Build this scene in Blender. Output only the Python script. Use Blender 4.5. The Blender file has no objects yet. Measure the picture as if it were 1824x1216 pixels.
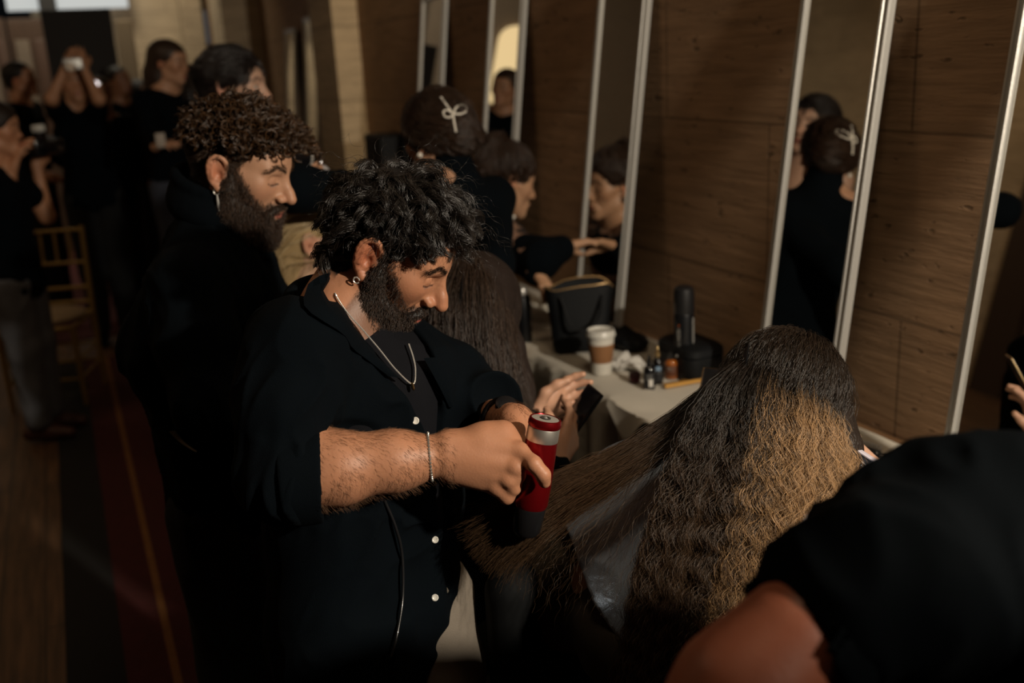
import bpy, bmesh, math, random
import numpy as np
from mathutils import Vector, Matrix
random.seed(7)
rng = np.random.default_rng(11)
SC = bpy.context.scene
COL = SC.collection

# ------------------------------------------------------------------ camera
FPX = 1773.0
CAM_H = 1.70
CR = np.array([0.90902761, -0.4134179, -0.05248286])      # camera right
CU = np.array([0.16005208, 0.23006308, 0.95992412])       # camera up
CB = np.array([-0.38477544, -0.88099751, 0.27530209])     # camera back
CAMP = np.array([0, 0, CAM_H])
cam_data = bpy.data.cameras.new('camera')
cam = bpy.data.objects.new('camera', cam_data)
COL.objects.link(cam)
cam_data.sensor_width = 36.0
cam_data.lens = 36.0 * FPX / 1824.0
cam_data.clip_start = 0.05
cam.matrix_world = Matrix(((CR[0], CU[0], CB[0], 0), (CR[1], CU[1], CB[1], 0), (CR[2], CU[2], CB[2], CAM_H), (0, 0, 0, 1)))
cam_data.dof.use_dof = True
cam_data.dof.focus_distance = 1.50
cam_data.dof.aperture_fstop = 2.6
SC.camera = cam

# ------------------------------------------------------------------ world and exposure
SC.view_settings.view_transform = 'Standard'
SC.view_settings.look = 'None'
SC.view_settings.gamma = 1.0
SC.view_settings.use_curve_mapping = False
SC.view_settings.exposure = 0.0
SC.cycles.use_denoising = True
SC.cycles.max_bounces = 6
SC.cycles.diffuse_bounces = 3
SC.cycles.glossy_bounces = 4
SC.cycles.transmission_bounces = 6
SC.cycles.sample_clamp_indirect = 4.0
SC.cycles_curves.shape = 'RIBBONS'
world = bpy.data.worlds.new('world')
SC.world = world
world.use_nodes = True
world.node_tree.nodes['Background'].inputs[0].default_value = (0.30, 0.36, 0.42, 1)
world.node_tree.nodes['Background'].inputs[1].default_value = 0.006


def light(name, kind, loc, target, energy, color, size=0.1, spot=None, blend=0.4):
    ld = bpy.data.lights.new(name, kind)
    ld.energy = energy
    ld.color = color
    if kind == 'SPOT':
        ld.spot_size = math.radians(spot)
        ld.spot_blend = blend
        ld.shadow_soft_size = size
    elif kind == 'AREA':
        ld.size = size
    else:
        ld.shadow_soft_size = size
    o = bpy.data.objects.new(name, ld)
    COL.objects.link(o)
    o.location = loc
    d = Vector(target) - Vector(loc)
    o.rotation_euler = d.to_track_quat('-Z', 'Y').to_euler()
    return o


# key lamp on a stand beside the mirror wall, out of frame to the right
light('key_lamp', 'SPOT', (1.46, -.58, 2.22), (0.84, 2.18, 1.34), 265, (1.0, 0.87, 0.70), 0.045, 65, 0.35)
light('pilaster_fill', 'SPOT', (1.42, 3.0, 3.9), (1.66, 6.05, 1.6), 170, (1.0, 0.78, 0.50), 0.15, 20, 0.6)  # unseen spot added to brighten the front of the pilaster
# room lamps further down the hall, with a wall fill added between
light('hall_lamp', 'AREA', (0.3, 9.6, 3.9), (0.6, 11.9, 1.9), 48, (1.0, 0.90, 0.70), 0.8)
light('counter_fill', 'AREA', (0.75, 0.6, 3.9), (1.74, 1.45, 1.85), 12, (1.0, 0.76, 0.50), 0.6)  # added fill, no real fitting: lifts the stone wall at upper right
light('ceiling_lamp', 'AREA', (-1.6, 3.6, 3.9), (0.6, 3.0, 0.6), 8.5, (1.0, 0.68, 0.42), 0.9)


light('left_wall_fill', 'AREA', (-2.5, 7.2, 4.0), (-4.2, 8.0, 1.8), 22, (1.0, 0.72, 0.44), 1.2)  # unseen fill added so the mirrors reflect a lit left wall


# ------------------------------------------------------------------ image helpers: a pixel and a distance give a point of the room
def P(px, py, d):
    return CAMP + d * ((px - 912.0) / FPX * CR - (py - 608.0) / FPX * CU - CB)


def D(r, u, t):
    v = r * CR + u * CU + t * CB
    return v / np.linalg.norm(v)


def ray(px, py):
    return (px - 912.0) / FPX * CR - (py - 608.0) / FPX * CU - CB


def on_z(px, py, z):
    r = ray(px, py)
    return CAMP + r * ((z - CAM_H) / r[2])


def on_x(px, py, x):
    r = ray(px, py)
    return CAMP + r * (x / r[0])


def on_y(px, py, y):
    r = ray(px, py)
    return CAMP + r * (y / r[1])


def nrm(v):
    v = np.asarray(v, float)
    return v / np.linalg.norm(v)


# ------------------------------------------------------------------ materials
MATS = {}


def mat(name, base, rough=0.6, metal=0.0, var=0.0, vscale=8.0, bump=0.0, bscale=120.0, sheen=0.0, spec=0.5, attr=False, sss=0.0, coat=0.0, stretch=None):
    if name in MATS:
        return MATS[name]
    m = bpy.data.materials.new(name)
    m.use_nodes = True
    nt = m.node_tree
    b = nt.nodes['Principled BSDF']
    b.inputs['Base Color'].default_value = (*base, 1)
    b.inputs['Roughness'].default_value = rough
    b.inputs['Metallic'].default_value = metal
    b.inputs['Specular IOR Level'].default_value = spec
    if sheen:
        b.inputs['Sheen Weight'].default_value = sheen
        b.inputs['Sheen Roughness'].default_value = 0.6
    if coat:
        b.inputs['Coat Weight'].default_value = coat
    if sss:
        b.inputs['Subsurface Weight'].default_value = sss
        b.inputs['Subsurface Radius'].default_value = (1.0, 0.35, 0.15)
        b.inputs['Subsurface Scale'].default_value = 0.012
    tc = nt.nodes.new('ShaderNodeTexCoord')
    src = tc.outputs['Object']
    if stretch:
        mp = nt.nodes.new('ShaderNodeMapping')
        mp.inputs['Scale'].default_value = stretch
        nt.links.new(src, mp.inputs['Vector'])
        src = mp.outputs['Vector']
    colsock = None
    if attr:
        a = nt.nodes.new('ShaderNodeAttribute')
        a.attribute_name = 'Col'
        colsock = a.outputs['Color']
    if var:
        n = nt.nodes.new('ShaderNodeTexNoise')
        n.inputs['Scale'].default_value = vscale
        n.inputs['Detail'].default_value = 4
        nt.links.new(src, n.inputs['Vector'])
        mr = nt.nodes.new('ShaderNodeMapRange')
        mr.inputs[3].default_value = 1 - var
        mr.inputs[4].default_value = 1 + var
        nt.links.new(n.outputs['Fac'], mr.inputs[0])
        mx = nt.nodes.new('ShaderNodeMix')
        mx.data_type = 'RGBA'
        mx.blend_type = 'MULTIPLY'
        mx.inputs[0].default_value = 1
        if colsock is not None:
            nt.links.new(colsock, mx.inputs[6])
        else:
            mx.inputs[6].default_value = (*base, 1)
        nt.links.new(mr.outputs[0], mx.inputs[7])
        colsock = mx.outputs[2]
    if colsock is not None:
        nt.links.new(colsock, b.inputs['Base Color'])
    if bump:
        n2 = nt.nodes.new('ShaderNodeTexNoise')
        n2.inputs['Scale'].default_value = bscale
        n2.inputs['Detail'].default_value = 3
        nt.links.new(src, n2.inputs['Vector'])
        bp = nt.nodes.new('ShaderNodeBump')
        bp.inputs['Strength'].default_value = bump
        bp.inputs['Distance'].default_value = 0.004
        nt.links.new(n2.outputs['Fac'], bp.inputs['Height'])
        nt.links.new(bp.outputs['Normal'], b.inputs['Normal'])
    MATS[name] = m
    return m


def emit(name, col, strength):
    m = bpy.data.materials.new(name)
    m.use_nodes = True
    nt = m.node_tree
    b = nt.nodes['Principled BSDF']
    b.inputs['Base Color'].default_value = (.02, .02, .02, 1)
    b.inputs['Emission Color'].default_value = (*col, 1)
    b.inputs['Emission Strength'].default_value = strength
    MATS[name] = m
    return m


def hair_mat(name, c1, c2, rough=0.35, spec=0.5):
    """strand material: tone varies from strand to strand"""
    m = bpy.data.materials.new(name)
    m.use_nodes = True
    nt = m.node_tree
    b = nt.nodes['Principled BSDF']
    hi = nt.nodes.new('ShaderNodeHairInfo')
    mx = nt.nodes.new('ShaderNodeMix')
    mx.data_type = 'RGBA'
    mx.inputs[6].default_value = (*c1, 1)
    mx.inputs[7].default_value = (*c2, 1)
    nt.links.new(hi.outputs['Random'], mx.inputs[0])
    nt.links.new(mx.outputs[2], b.inputs['Base Color'])
    b.inputs['Roughness'].default_value = rough
    b.inputs['Specular IOR Level'].default_value = spec
    MATS[name] = m
    return m


# ------------------------------------------------------------------ object helpers
def link(name, me, m=None, parent=None, smooth=True):
    o = bpy.data.objects.new(name, me)
    COL.objects.link(o)
    if m is not None:
        me.materials.append(m)
    if parent is not None:
        o.parent = parent
        o.matrix_parent_inverse = Matrix.Translation(-Vector(parent.location))
    if smooth and hasattr(me, 'polygons') and len(me.polygons):
        me.polygons.foreach_set('use_smooth', [True] * len(me.polygons))
    return o


def empty(name, loc, label=None, cat=None, group=None):
    o = bpy.data.objects.new(name, None)
    COL.objects.link(o)
    o.empty_display_size = 0.05
    o.location = tuple(loc)
    if label:
        tag(o, label, cat, group)
    return o


def tag(o, label, cat=None, group=None, kind=None):
    o['label'] = label
    if cat:
        o['category'] = cat
    if group:
        o['group'] = group
    if kind:
        o['kind'] = kind
    return o


def struct(o):
    o['kind'] = 'structure'
    return o


class MB:
    """collects simple solids into one mesh"""

    def __init__(s):
        s.bm = bmesh.new()

    def box(s, c, size, R=None, bev=0.0):
        tmp = bmesh.new()
        bmesh.ops.create_cube(tmp, size=1)
        for v in tmp.verts:
            v.co = Vector((v.co.x * size[0], v.co.y * size[1], v.co.z * size[2]))
        if bev:
            bmesh.ops.bevel(tmp, geom=list(tmp.edges), offset=bev, segments=3, affect='EDGES', profile=0.6)
        s._merge(tmp, c, R)
        return s

    def _merge(s, tmp, c, R):
        me = bpy.data.meshes.new('t')
        tmp.to_mesh(me)
        tmp.free()
        M = Matrix.Identity(4)
        if R is not None:
            R = np.asarray(R)
            for i in range(3):
                for j in range(3):
                    M[i][j] = R[i][j]
        M.translation = Vector(tuple(c))
        me.transform(M)
        s.bm.from_mesh(me)
        bpy.data.meshes.remove(me)

    def lathe(s, prof, c, axis=(0, 0, 1), seg=40, closed=True, squash=1.0):
        """prof: list of (radius, height)"""
        a = nrm(axis)
        t = np.array([1, 0, 0]) if abs(a[0]) < 0.8 else np.array([0, 1, 0])
        u = nrm(np.cross(a, t))
        v = np.cross(a, u)
        c = np.asarray(c, float)
        rings = []
        for r, h in prof:
            ring = []
            for k in range(seg):
                th = 2 * math.pi * k / seg
                p = c + a * h + r * (math.cos(th) * u + squash * math.sin(th) * v)
                ring.append(s.bm.verts.new(tuple(p)))
            rings.append(ring)
        for i in range(len(rings) - 1):
            for k in range(seg):
                k2 = (k + 1) % seg
                s.bm.faces.new((rings[i][k], rings[i][k2], rings[i + 1][k2], rings[i + 1][k]))
        if closed:
            s.bm.faces.new(rings[0][::-1])
            s.bm.faces.new(rings[-1])
        return s

    def tube(s, pts, r, seg=10, cap=True, flat=1.0):
        pts = [np.asarray(p, float) for p in pts]
        n = len(pts)
        rr = r if hasattr(r, '__len__') else [r] * n
        t0 = nrm(pts[1] - pts[0])
        ref = np.array([0, 0, 1.0]) if abs(t0[2]) < 0.9 else np.array([1.0, 0, 0])
        u = nrm(np.cross(t0, ref))
        rings = []
        for i in range(n):
            t = nrm(pts[min(i + 1, n - 1)] - pts[max(i - 1, 0)])
            u = nrm(u - t * u.dot(t))
            v = np.cross(t, u)
            rings.append([s.bm.verts.new(tuple(pts[i] + rr[i] * (math.cos(2 * math.pi * k / seg) * u + flat * math.sin(2 * math.pi * k / seg) * v))) for k in range(seg)])
        for i in range(n - 1):
            for k in range(seg):
                k2 = (k + 1) % seg
                s.bm.faces.new((rings[i][k], rings[i][k2], rings[i + 1][k2], rings[i + 1][k]))
        if cap:
            s.bm.faces.new(rings[0][::-1])
            s.bm.faces.new(rings[-1])
        return s

    def poly_prism(s, pts, nvec, th):
        """a flat outline given a thickness along nvec"""
        nv = nrm(nvec) * th
        a = [s.bm.verts.new(tuple(np.asarray(p, float))) for p in pts]
        b = [s.bm.verts.new(tuple(np.asarray(p, float) + nv)) for p in pts]
        s.bm.faces.new(a)
        s.bm.faces.new(b[::-1])
        for i in range(len(a)):
            j = (i + 1) % len(a)
            s.bm.faces.new((a[j], a[i], b[i], b[j]))
        return s

    def grid(s, G, th=0.0, nvec=None):
        """G: (n,m,3) points -> sheet; with th gets a back side"""
        G = np.asarray(G, float)
        n, m = G.shape[:2]
        def lay(H):
            return [[s.bm.verts.new(tuple(H[i, j])) for j in range(m)] for i in range(n)]
        a = lay(G)
        for i in range(n - 1):
            for j in range(m - 1):
                s.bm.faces.new((a[i][j], a[i + 1][j], a[i + 1][j + 1], a[i][j + 1]))
        if th:
            b = lay(G + np.asarray(nvec) * th)
            for i in range(n - 1):
                for j in range(m - 1):
                    s.bm.faces.new((b[i][j], b[i][j + 1], b[i + 1][j + 1], b[i + 1][j]))
            for i in range(n - 1):
                s.bm.faces.new((a[i + 1][0], a[i][0], b[i][0], b[i + 1][0]))
                s.bm.faces.new((a[i][m - 1], a[i + 1][m - 1], b[i + 1][m - 1], b[i][m - 1]))
            for j in range(m - 1):
                s.bm.faces.new((a[0][j], a[0][j + 1], b[0][j + 1], b[0][j]))
                s.bm.faces.new((a[n - 1][j + 1], a[n - 1][j], b[n - 1][j], b[n - 1][j + 1]))
        return s

    def build(s, name, m, parent=None, smooth=True, angle=None):
        bmesh.ops.recalc_face_normals(s.bm, faces=list(s.bm.faces))
        me = bpy.data.meshes.new(name)
        s.bm.to_mesh(me)
        s.bm.free()
        o = link(name, me, m, parent, smooth)
        if smooth:
            me.set_sharp_from_angle(angle=math.radians(angle or 38))
        return o


def catmull(pts, n):
    pts = np.asarray(pts, float)
    if len(pts) < 3:
        t = np.linspace(0, 1, n)[:, None]
        return pts[0] * (1 - t) + pts[-1] * t
    Q = np.vstack([2 * pts[0] - pts[1], pts, 2 * pts[-1] - pts[-2]])
    out = []
    k = len(pts) - 1
    for x in np.linspace(0, k - 1e-9, n):
        i = int(x)
        t = x - i
        a, b, c, d = Q[i:i + 4]
        out.append(0.5 * ((2 * b) + (-a + c) * t + (2 * a - 5 * b + 4 * c - d) * t * t + (-a + 3 * b - 3 * c + d) * t ** 3))
    return np.array(out)


# ------------------------------------------------------------------ smooth solids: blended rounded limbs meshed as one surface
class Sdf:
    def __init__(s, k=0.012):
        s.ops = []
        s.k = k
        s.disp = None
        s.damp = 0.0
        s.planes = []      # (point, normal, k): keeps the side the normal points away from

    def _add(s, kind, prm, c, R, k, op):
        s.ops.append((kind, prm, np.asarray(c, float), float(R), s.k if k is None else k, op))
        return s

    def rc(s, a, b, ra, rb=None, k=None, op='+'):
        a = np.asarray(a, float)
        b = np.asarray(b, float)
        rb = ra if rb is None else rb
        return s._add('rc', (a, b, ra, rb), (a + b) / 2, np.linalg.norm(b - a) / 2 + max(ra, rb), k, op)

    def chain(s, pts, rs, k=None, op='+'):
        for i in range(len(pts) - 1):
            s.rc(pts[i], pts[i + 1], rs[i], rs[i + 1], k, op)
        return s

    def ball(s, c, r, k=None, op='+'):
        return s.rc(c, np.asarray(c, float) + 1e-6, r, r, k, op)

    def el(s, c, r, R=None, k=None, op='+'):
        R = np.eye(3) if R is None else np.asarray(R)
        return s._add('el', (np.asarray(c, float), np.asarray(r, float), R), c, max(r), k, op)

    def cut(s, p, n, k=0.004):
        s.planes.append((np.asarray(p, float), nrm(n), k))
        return s

    @staticmethod
    def prim(kind, prm, p):
        if kind == 'rc':
            a, b, ra, rb = prm
            ab = b - a
            L2 = ab.dot(ab)
            q = p - a
            t = np.clip(q @ ab / L2, 0, 1)
            q = q - t[:, None] * ab
            return np.sqrt(np.einsum('ij,ij->i', q, q)) - (ra + t * (rb - ra))
        c, r, R = prm
        q = (p - c) @ R
        k0 = np.sqrt(np.sum((q / r) ** 2, 1))
        k1 = np.sqrt(np.sum((q / (r * r)) ** 2, 1)) + 1e-9
        return k0 * (k0 - 1) / k1

    def eval(s, p, sel=None):
        d = None
        for o in (s.ops if sel is None else sel):
            kind, prm, c, R, k, op = o
            e = s.prim(kind, prm, p)
            if op == '+':
                if d is None:
                    d = e
                else:
                    h = np.maximum(k - np.abs(d - e), 0) / k
                    d = np.minimum(d, e) - h * h * k * 0.25
            elif op == '-' and d is not None:
                h = np.maximum(k - np.abs(d + e), 0) / k
                d = np.maximum(d, -e) + h * h * k * 0.25
            elif op == '&' and d is not None:
                h = np.maximum(k - np.abs(d - e), 0) / k
                d = np.maximum(d, e) + h * h * k * 0.25
        if d is None:
            d = np.full(len(p), 1.0)
        if s.disp is not None:
            d = d - s.disp(p)
        for (q, n, k) in s.planes:
            e = (p - q) @ n
            h = np.maximum(k - np.abs(d - e), 0) / k
            d = np.maximum(d, e) + h * h * k * 0.25
        return d

    def full(s, p):
        return s.eval(np.asarray(p, float))

    def grad(s, p, e=0.002):
        g = np.zeros_like(p)
        for i in range(3):
            q = p.copy()
            q[:, i] += e
            r = p.copy()
            r[:, i] -= e
            g[:, i] = s.eval(q) - s.eval(r)
        return g / (np.linalg.norm(g, axis=1, keepdims=True) + 1e-12)

    def mesh(s, name, cell, B=12):
        adds = [o for o in s.ops if o[5] == '+']
        blk = cell * B
        hd = blk * 0.8661
        cand = set()
        for o in adds:
            lo = np.floor((o[2] - o[3] - o[4] - s.damp) / blk).astype(int)
            hi = np.floor((o[2] + o[3] + o[4] + s.damp) / blk).astype(int)
            for i in range(lo[0], hi[0] + 1):
                for j in range(lo[1], hi[1] + 1):
                    for k in range(lo[2], hi[2] + 1):
                        cand.add((i, j, k))
        cand = np.array(sorted(cand))
        oc = np.array([o[2] for o in s.ops])
        orr = np.array([o[3] for o in s.ops])
        ok = np.array([o[4] for o in s.ops])
        cen = (cand + 0.5) * blk
        off = np.stack(np.meshgrid(*[np.arange(B + 1)] * 3, indexing='ij'), -1).reshape(-1, 3)
        n = B + 1
        CI, CV = [], []
        QA = []
        for ci, c in zip(cand, cen):
            near = np.linalg.norm(oc - c, axis=1) - orr < hd + 2 * ok + s.damp + 0.02
            sel = [s.ops[i] for i in np.nonzero(near)[0]]
            if not any(o[5] == '+' for o in sel):
                continue
            dc = s.eval(c[None], sel)[0]
            if abs(dc) > hd * 1.9 + s.damp + 0.012:
                continue
            base = ci * B
            V = s.eval((base + off) * cell, sel).reshape(n, n, n)
            I = V < 0
            if I.all() or not I.any():
                continue
            cnt = np.zeros((B, B, B), int)
            for a in (0, 1):
                for b in (0, 1):
                    for e in (0, 1):
                        cnt += I[a:a + B, b:b + B, e:e + B]
            act = np.argwhere((cnt > 0) & (cnt < 8))
            if len(act):
                corners = np.stack([V[act[:, 0] + a, act[:, 1] + b, act[:, 2] + e] for a in (0, 1) for b in (0, 1) for e in (0, 1)], 1)
                CI.append(act + base)
                CV.append(corners)
            for ax in range(3):
                J = I[:B, :B, :B]
                K = [I[1:, :B, :B], I[:B, 1:, :B], I[:B, :B, 1:]][ax]
                x = np.argwhere(J != K)
                if len(x):
                    fl = J[x[:, 0], x[:, 1], x[:, 2]]
                    QA.append(np.column_stack([x + base, np.full(len(x), ax), fl.astype(int)]))
        CI = np.concatenate(CI)
        CV = np.concatenate(CV)
        corner = np.array([(a, b, e) for a in (0, 1) for b in (0, 1) for e in (0, 1)], float)
        edges = [(i, j) for i in range(8) for j in range(i + 1, 8) if np.abs(corner[i] - corner[j]).sum() == 1]
        acc = np.zeros((len(CI), 3))
        num = np.zeros(len(CI))
        for i, j in edges:
            a, b = CV[:, i], CV[:, j]
            m = (a < 0) != (b < 0)
            t = np.where(m, a / np.where(m, a - b, 1), 0)
            acc += np.where(m[:, None], corner[i] + t[:, None] * (corner[j] - corner[i]), 0)
            num += m
        verts = (CI + acc / num[:, None]) * cell
        mn = CI.min(0) - 2
        sp = CI.max(0) - mn + 4
        key = lambda c: ((c[:, 0] - mn[0]) * sp[1] + (c[:, 1] - mn[1])) * sp[2] + (c[:, 2] - mn[2])
        ks = key(CI)
        order = np.argsort(ks)
        kss = ks[order]
        Q = np.concatenate(QA)
        quads = []
        for ax in range(3):
            q = Q[Q[:, 3] == ax]
            u = np.zeros(3, int)
            v = np.zeros(3, int)
            u[(ax + 1) % 3] = 1
            v[(ax + 2) % 3] = 1
            c = q[:, :3]
            ids = []
            good = np.ones(len(q), bool)
            for cc in (c - u - v, c - v, c, c - u):
                kk = key(cc)
                ix = np.clip(np.searchsorted(kss, kk), 0, len(kss) - 1)
                good &= kss[ix] == kk
                ids.append(order[ix])
            ids = np.stack(ids, 1)
            fl = q[:, 4] == 0
            ids[fl] = ids[fl][:, ::-1]
            quads.append(ids[good])
        quads = np.concatenate(quads)
        me = bpy.data.meshes.new(name)
        me.vertices.add(len(verts))
        me.vertices.foreach_set('co', verts.astype(np.float32).ravel())
        me.loops.add(len(quads) * 4)
        me.loops.foreach_set('vertex_index', quads.astype(np.int32).ravel())
        me.polygons.add(len(quads))
        me.polygons.foreach_set('loop_start', np.arange(len(quads), dtype=np.int32) * 4)
        me.update(calc_edges=True)
        me.validate()
        return me, verts

    def build(s, name, cell, m, parent=None, color=None):
        me, verts = s.mesh(name, cell)
        if color is not None:
            c = color(verts)
            a = me.color_attributes.new('Col', 'FLOAT_COLOR', 'POINT')
            a.data.foreach_set('color', np.column_stack([c, np.ones(len(c))]).astype(np.float32).ravel())
        return link(name, me, m, parent)


def wave_noise(seed, freq, aniso=(1, 1, 1), warp=0.6):
    r = np.random.default_rng(seed)
    K = r.normal(size=(7, 3))
    K /= np.linalg.norm(K, axis=1, keepdims=True)
    K = K * freq * r.uniform(0.6, 1.5, (7, 1)) * np.array(aniso)
    ph = r.uniform(0, 6.28, 7)
    def f(p):
        w = warp * np.sin(p @ K[0] + ph[0])
        o = np.zeros(len(p))
        for i in range(1, 7):
            o += np.sin(p @ K[i] + ph[i] + w)
        return o / 3.5
    return f


def folds(seed, amp, freq=45, aniso=(1, 1, 0.5)):
    f = wave_noise(seed, freq, aniso, 1.2)
    g = wave_noise(seed + 1, freq * 0.3)
    def d(p):
        x = f(p)
        return amp * (1 - 2 * np.abs(np.tanh(1.2 * x))) * np.clip(0.5 + g(p), 0, 1)
    return d


# ------------------------------------------------------------------ hair strands
def strands(name, pts, r0, r1, m, parent=None):
    """pts: (N,K,3)"""
    pts = np.asarray(pts, np.float32)
    N, K = pts.shape[:2]
    h = bpy.data.hair_curves.new(name)
    h.add_curves([K] * N)
    h.attributes['position'].data.foreach_set('vector', pts.ravel())
    ra = h.attributes.get('radius') or h.attributes.new('radius', 'FLOAT', 'POINT')
    rad = np.tile(np.linspace(r0, r1, K), N).astype(np.float32)
    ra.data.foreach_set('value', rad)
    o = bpy.data.objects.new(name, h)
    COL.objects.link(o)
    h.materials.append(m)
    if parent is not None:
        o.parent = parent
        o.matrix_parent_inverse = Matrix.Translation(-Vector(parent.location))
    return o


# ------------------------------------------------------------------ heads: local axes x = the person's right, y = forward, z = up; origin between the ears
RH = nrm(CR * np.array([1, 1, 0]))
TH = nrm(CB * np.array([1, 1, 0]))
ZU = np.array([0, 0, 1.0])


def facing(yaw, pitch=0.0, roll=0.0):
    """directions of a head or chest: yaw 0 looks at the photographer, 90 to the right, 180 away; pitch looks down"""
    y, p, a = (math.radians(v) for v in (yaw, pitch, roll))
    f0 = math.sin(y) * RH + math.cos(y) * TH
    f = math.cos(p) * f0 - math.sin(p) * ZU
    u = math.sin(p) * f0 + math.cos(p) * ZU
    return f, math.cos(a) * u + math.sin(a) * np.cross(f, u)


class Head:
    @classmethod
    def at_ear(cls, px, py, d, yaw, pitch, roll=0.0, scale=1.0, side=1):
        h = cls((0, 0, 0), *facing(yaw, pitch, roll), scale)
        h.o = P(px, py, d) - scale * (h.R @ np.array((.088 * side, -.012, -.004)))
        return h

    @classmethod
    def at(cls, px, py, d, yaw, pitch, roll=0.0, scale=1.0):
        return cls(P(px, py, d), *facing(yaw, pitch, roll), scale)

    def __init__(s, o, fwd, up, scale=1.0):
        f = nrm(fwd)
        r = nrm(np.cross(f, up))
        u = np.cross(r, f)
        s.R = np.column_stack([r, f, u])
        s.o = np.asarray(o, float)
        s.s = scale

    def w(s, *l):
        l = l[0] if len(l) == 1 else l
        return s.o + s.s * (s.R @ np.asarray(l, float))

    def W(s, L):
        return s.o + s.s * (np.asarray(L) @ s.R.T)

    def loc(s, p):
        return (p - s.o) @ s.R / s.s

    def dirw(s, *l):
        return s.R @ np.asarray(l, float)


def head_ops(S, H, male=True, ears=True, eyes='down', nose=1.0, detail=True):
    w, s, R = H.w, H.s, H.R
    e = lambda c, r, k=0.02, op='+', RR=None: S.el(w(c), np.array(r) * s, R if RR is None else R @ RR, k * s, op)
    b = lambda c, r, k=0.012, op='+': S.ball(w(c), r * s, k * s, op)
    t = lambda a, c, r1, r2, k=0.012, op='+': S.rc(w(a), w(c), r1 * s, r2 * s, k * s, op)
    jw = 1.0 if male else 0.88
    e((0, -.014, .036), (.076, .096, .082))
    e((0, .040, -.018), (.060 * (jw * .5 + .5), .052, .082), .03)
    e((0, .048, .040), (.058, .043, .050), .03)
    for q in (-1, 1):
        t((q * .056 * jw, -.004, -.040), (q * .050 * jw, .014, -.068), .018, .016, .03)
        t((q * .050 * jw, .014, -.068), (q * .014, .078, -.098), .017, .016, .03)
        b((q * .042, .060, -.014), .020, .03)
        t((q * .062, .028, .0), (q * .048, .055, -.008), .010, .012, .02)
    b((0, .080, -.098), .0165 if male else .014, .02)
    e((0, .080, -.066), (.030, .020, .026), .02)
    if not detail:
        t((0, .086, .006), (0, .108 * nose, -.028), .008, .010, .012)
    else:
        for q in (-1, 1):
            t((q * .012, .086, .024), (q * .046, .074, .026), .008 if male else .006, .006, .018)
            e((q * .035, .100, .004), (.017, .018, .010), .014, '-')
            b((q * .032, .0755, .002), .0138, .003)
            t((q * .018, .0850, -.006), (q * .046, .0775, -.005), .0030, .0026, .006)
            t((q * .020, .0905, .0125), (q * .045, .0800, .0115), .0011, .0011, .003, '-')
        t((0, .080, .016), (0, .0915, -.027), .0095, .0150, .012)
        t((0, .090, .016), (0, .1075 * nose, -.018), .0078, .0088, .012)
        t((0, .1075 * nose, -.018), (0, .1135 * nose, -.029), .0092, .0115, .008)
        for q in (-1, 1):
            e((q * .0135, .1005, -.0335), (.0085, .0105, .0080), .007)
            b((q * .0065, .107, -.043), .0042, .004, '-')
            t((q * .018, .094, -.040), (q * .034, .078, -.066), .002, .002, .012, '-')
        e((0, .0975, -.0605), (.021, .0085, .0060), .006)
        for q in (-1, 1):
            e((q * .007, .0995, -.0590), (.010, .0075, .0050), .006)
        e((0, .0955, -.0725), (.018, .0090, .0070), .006)
        t((-.024, .095, -.0662), (.024, .095, -.0662), .0010, .0010, .004, '-')
        t((0, .106, -.0662), (0, .103, -.0662), .0012, .0012, .006, '-')
        e((0, .099, -.0865), (.018, .007, .005), .010, '-')
    if ears:
        for q in (-1, 1):
            a = 0.22
            RR = np.array([[math.cos(.38), math.sin(.38) * q * -1, 0], [math.sin(.38) * q, math.cos(.38), 0], [0, 0, 1]])
            ctr = np.array((q * .080, -.012, -.004))
            e(ctr, (.0065, .018, .030), .006, '+', RR)
            if detail:
                pts = [(q * .076, .004, .006), (q * .082, .003, .020), (q * .087, -.010, .029), (q * .091, -.024, .022), (q * .091, -.028, .004), (q * .086, -.021, -.018), (q * .080, -.010, -.030), (q * .076, .001, -.033), (q * .075, .006, -.026)]
                pts = catmull(pts, 17)
                for i in range(16):
                    t(pts[i], pts[i + 1], .0042, .0042, .004)
                e(ctr + (q * .0085, .002, .002), (.006, .0105, .019), .006, '-', RR)
                t((q * .090, -.020, .012), (q * .089, -.016, -.014), .0030, .0034, .005)
                e(ctr + (q * .004, .006, -.003), (.008, .0065, .008), .004, '-', RR)
                t((q * .077, .006, -.004), (q * .079, .004, -.010), .004, .004, .004)
                b((q * .081, -.003, -.034), .0072, .006)


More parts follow.
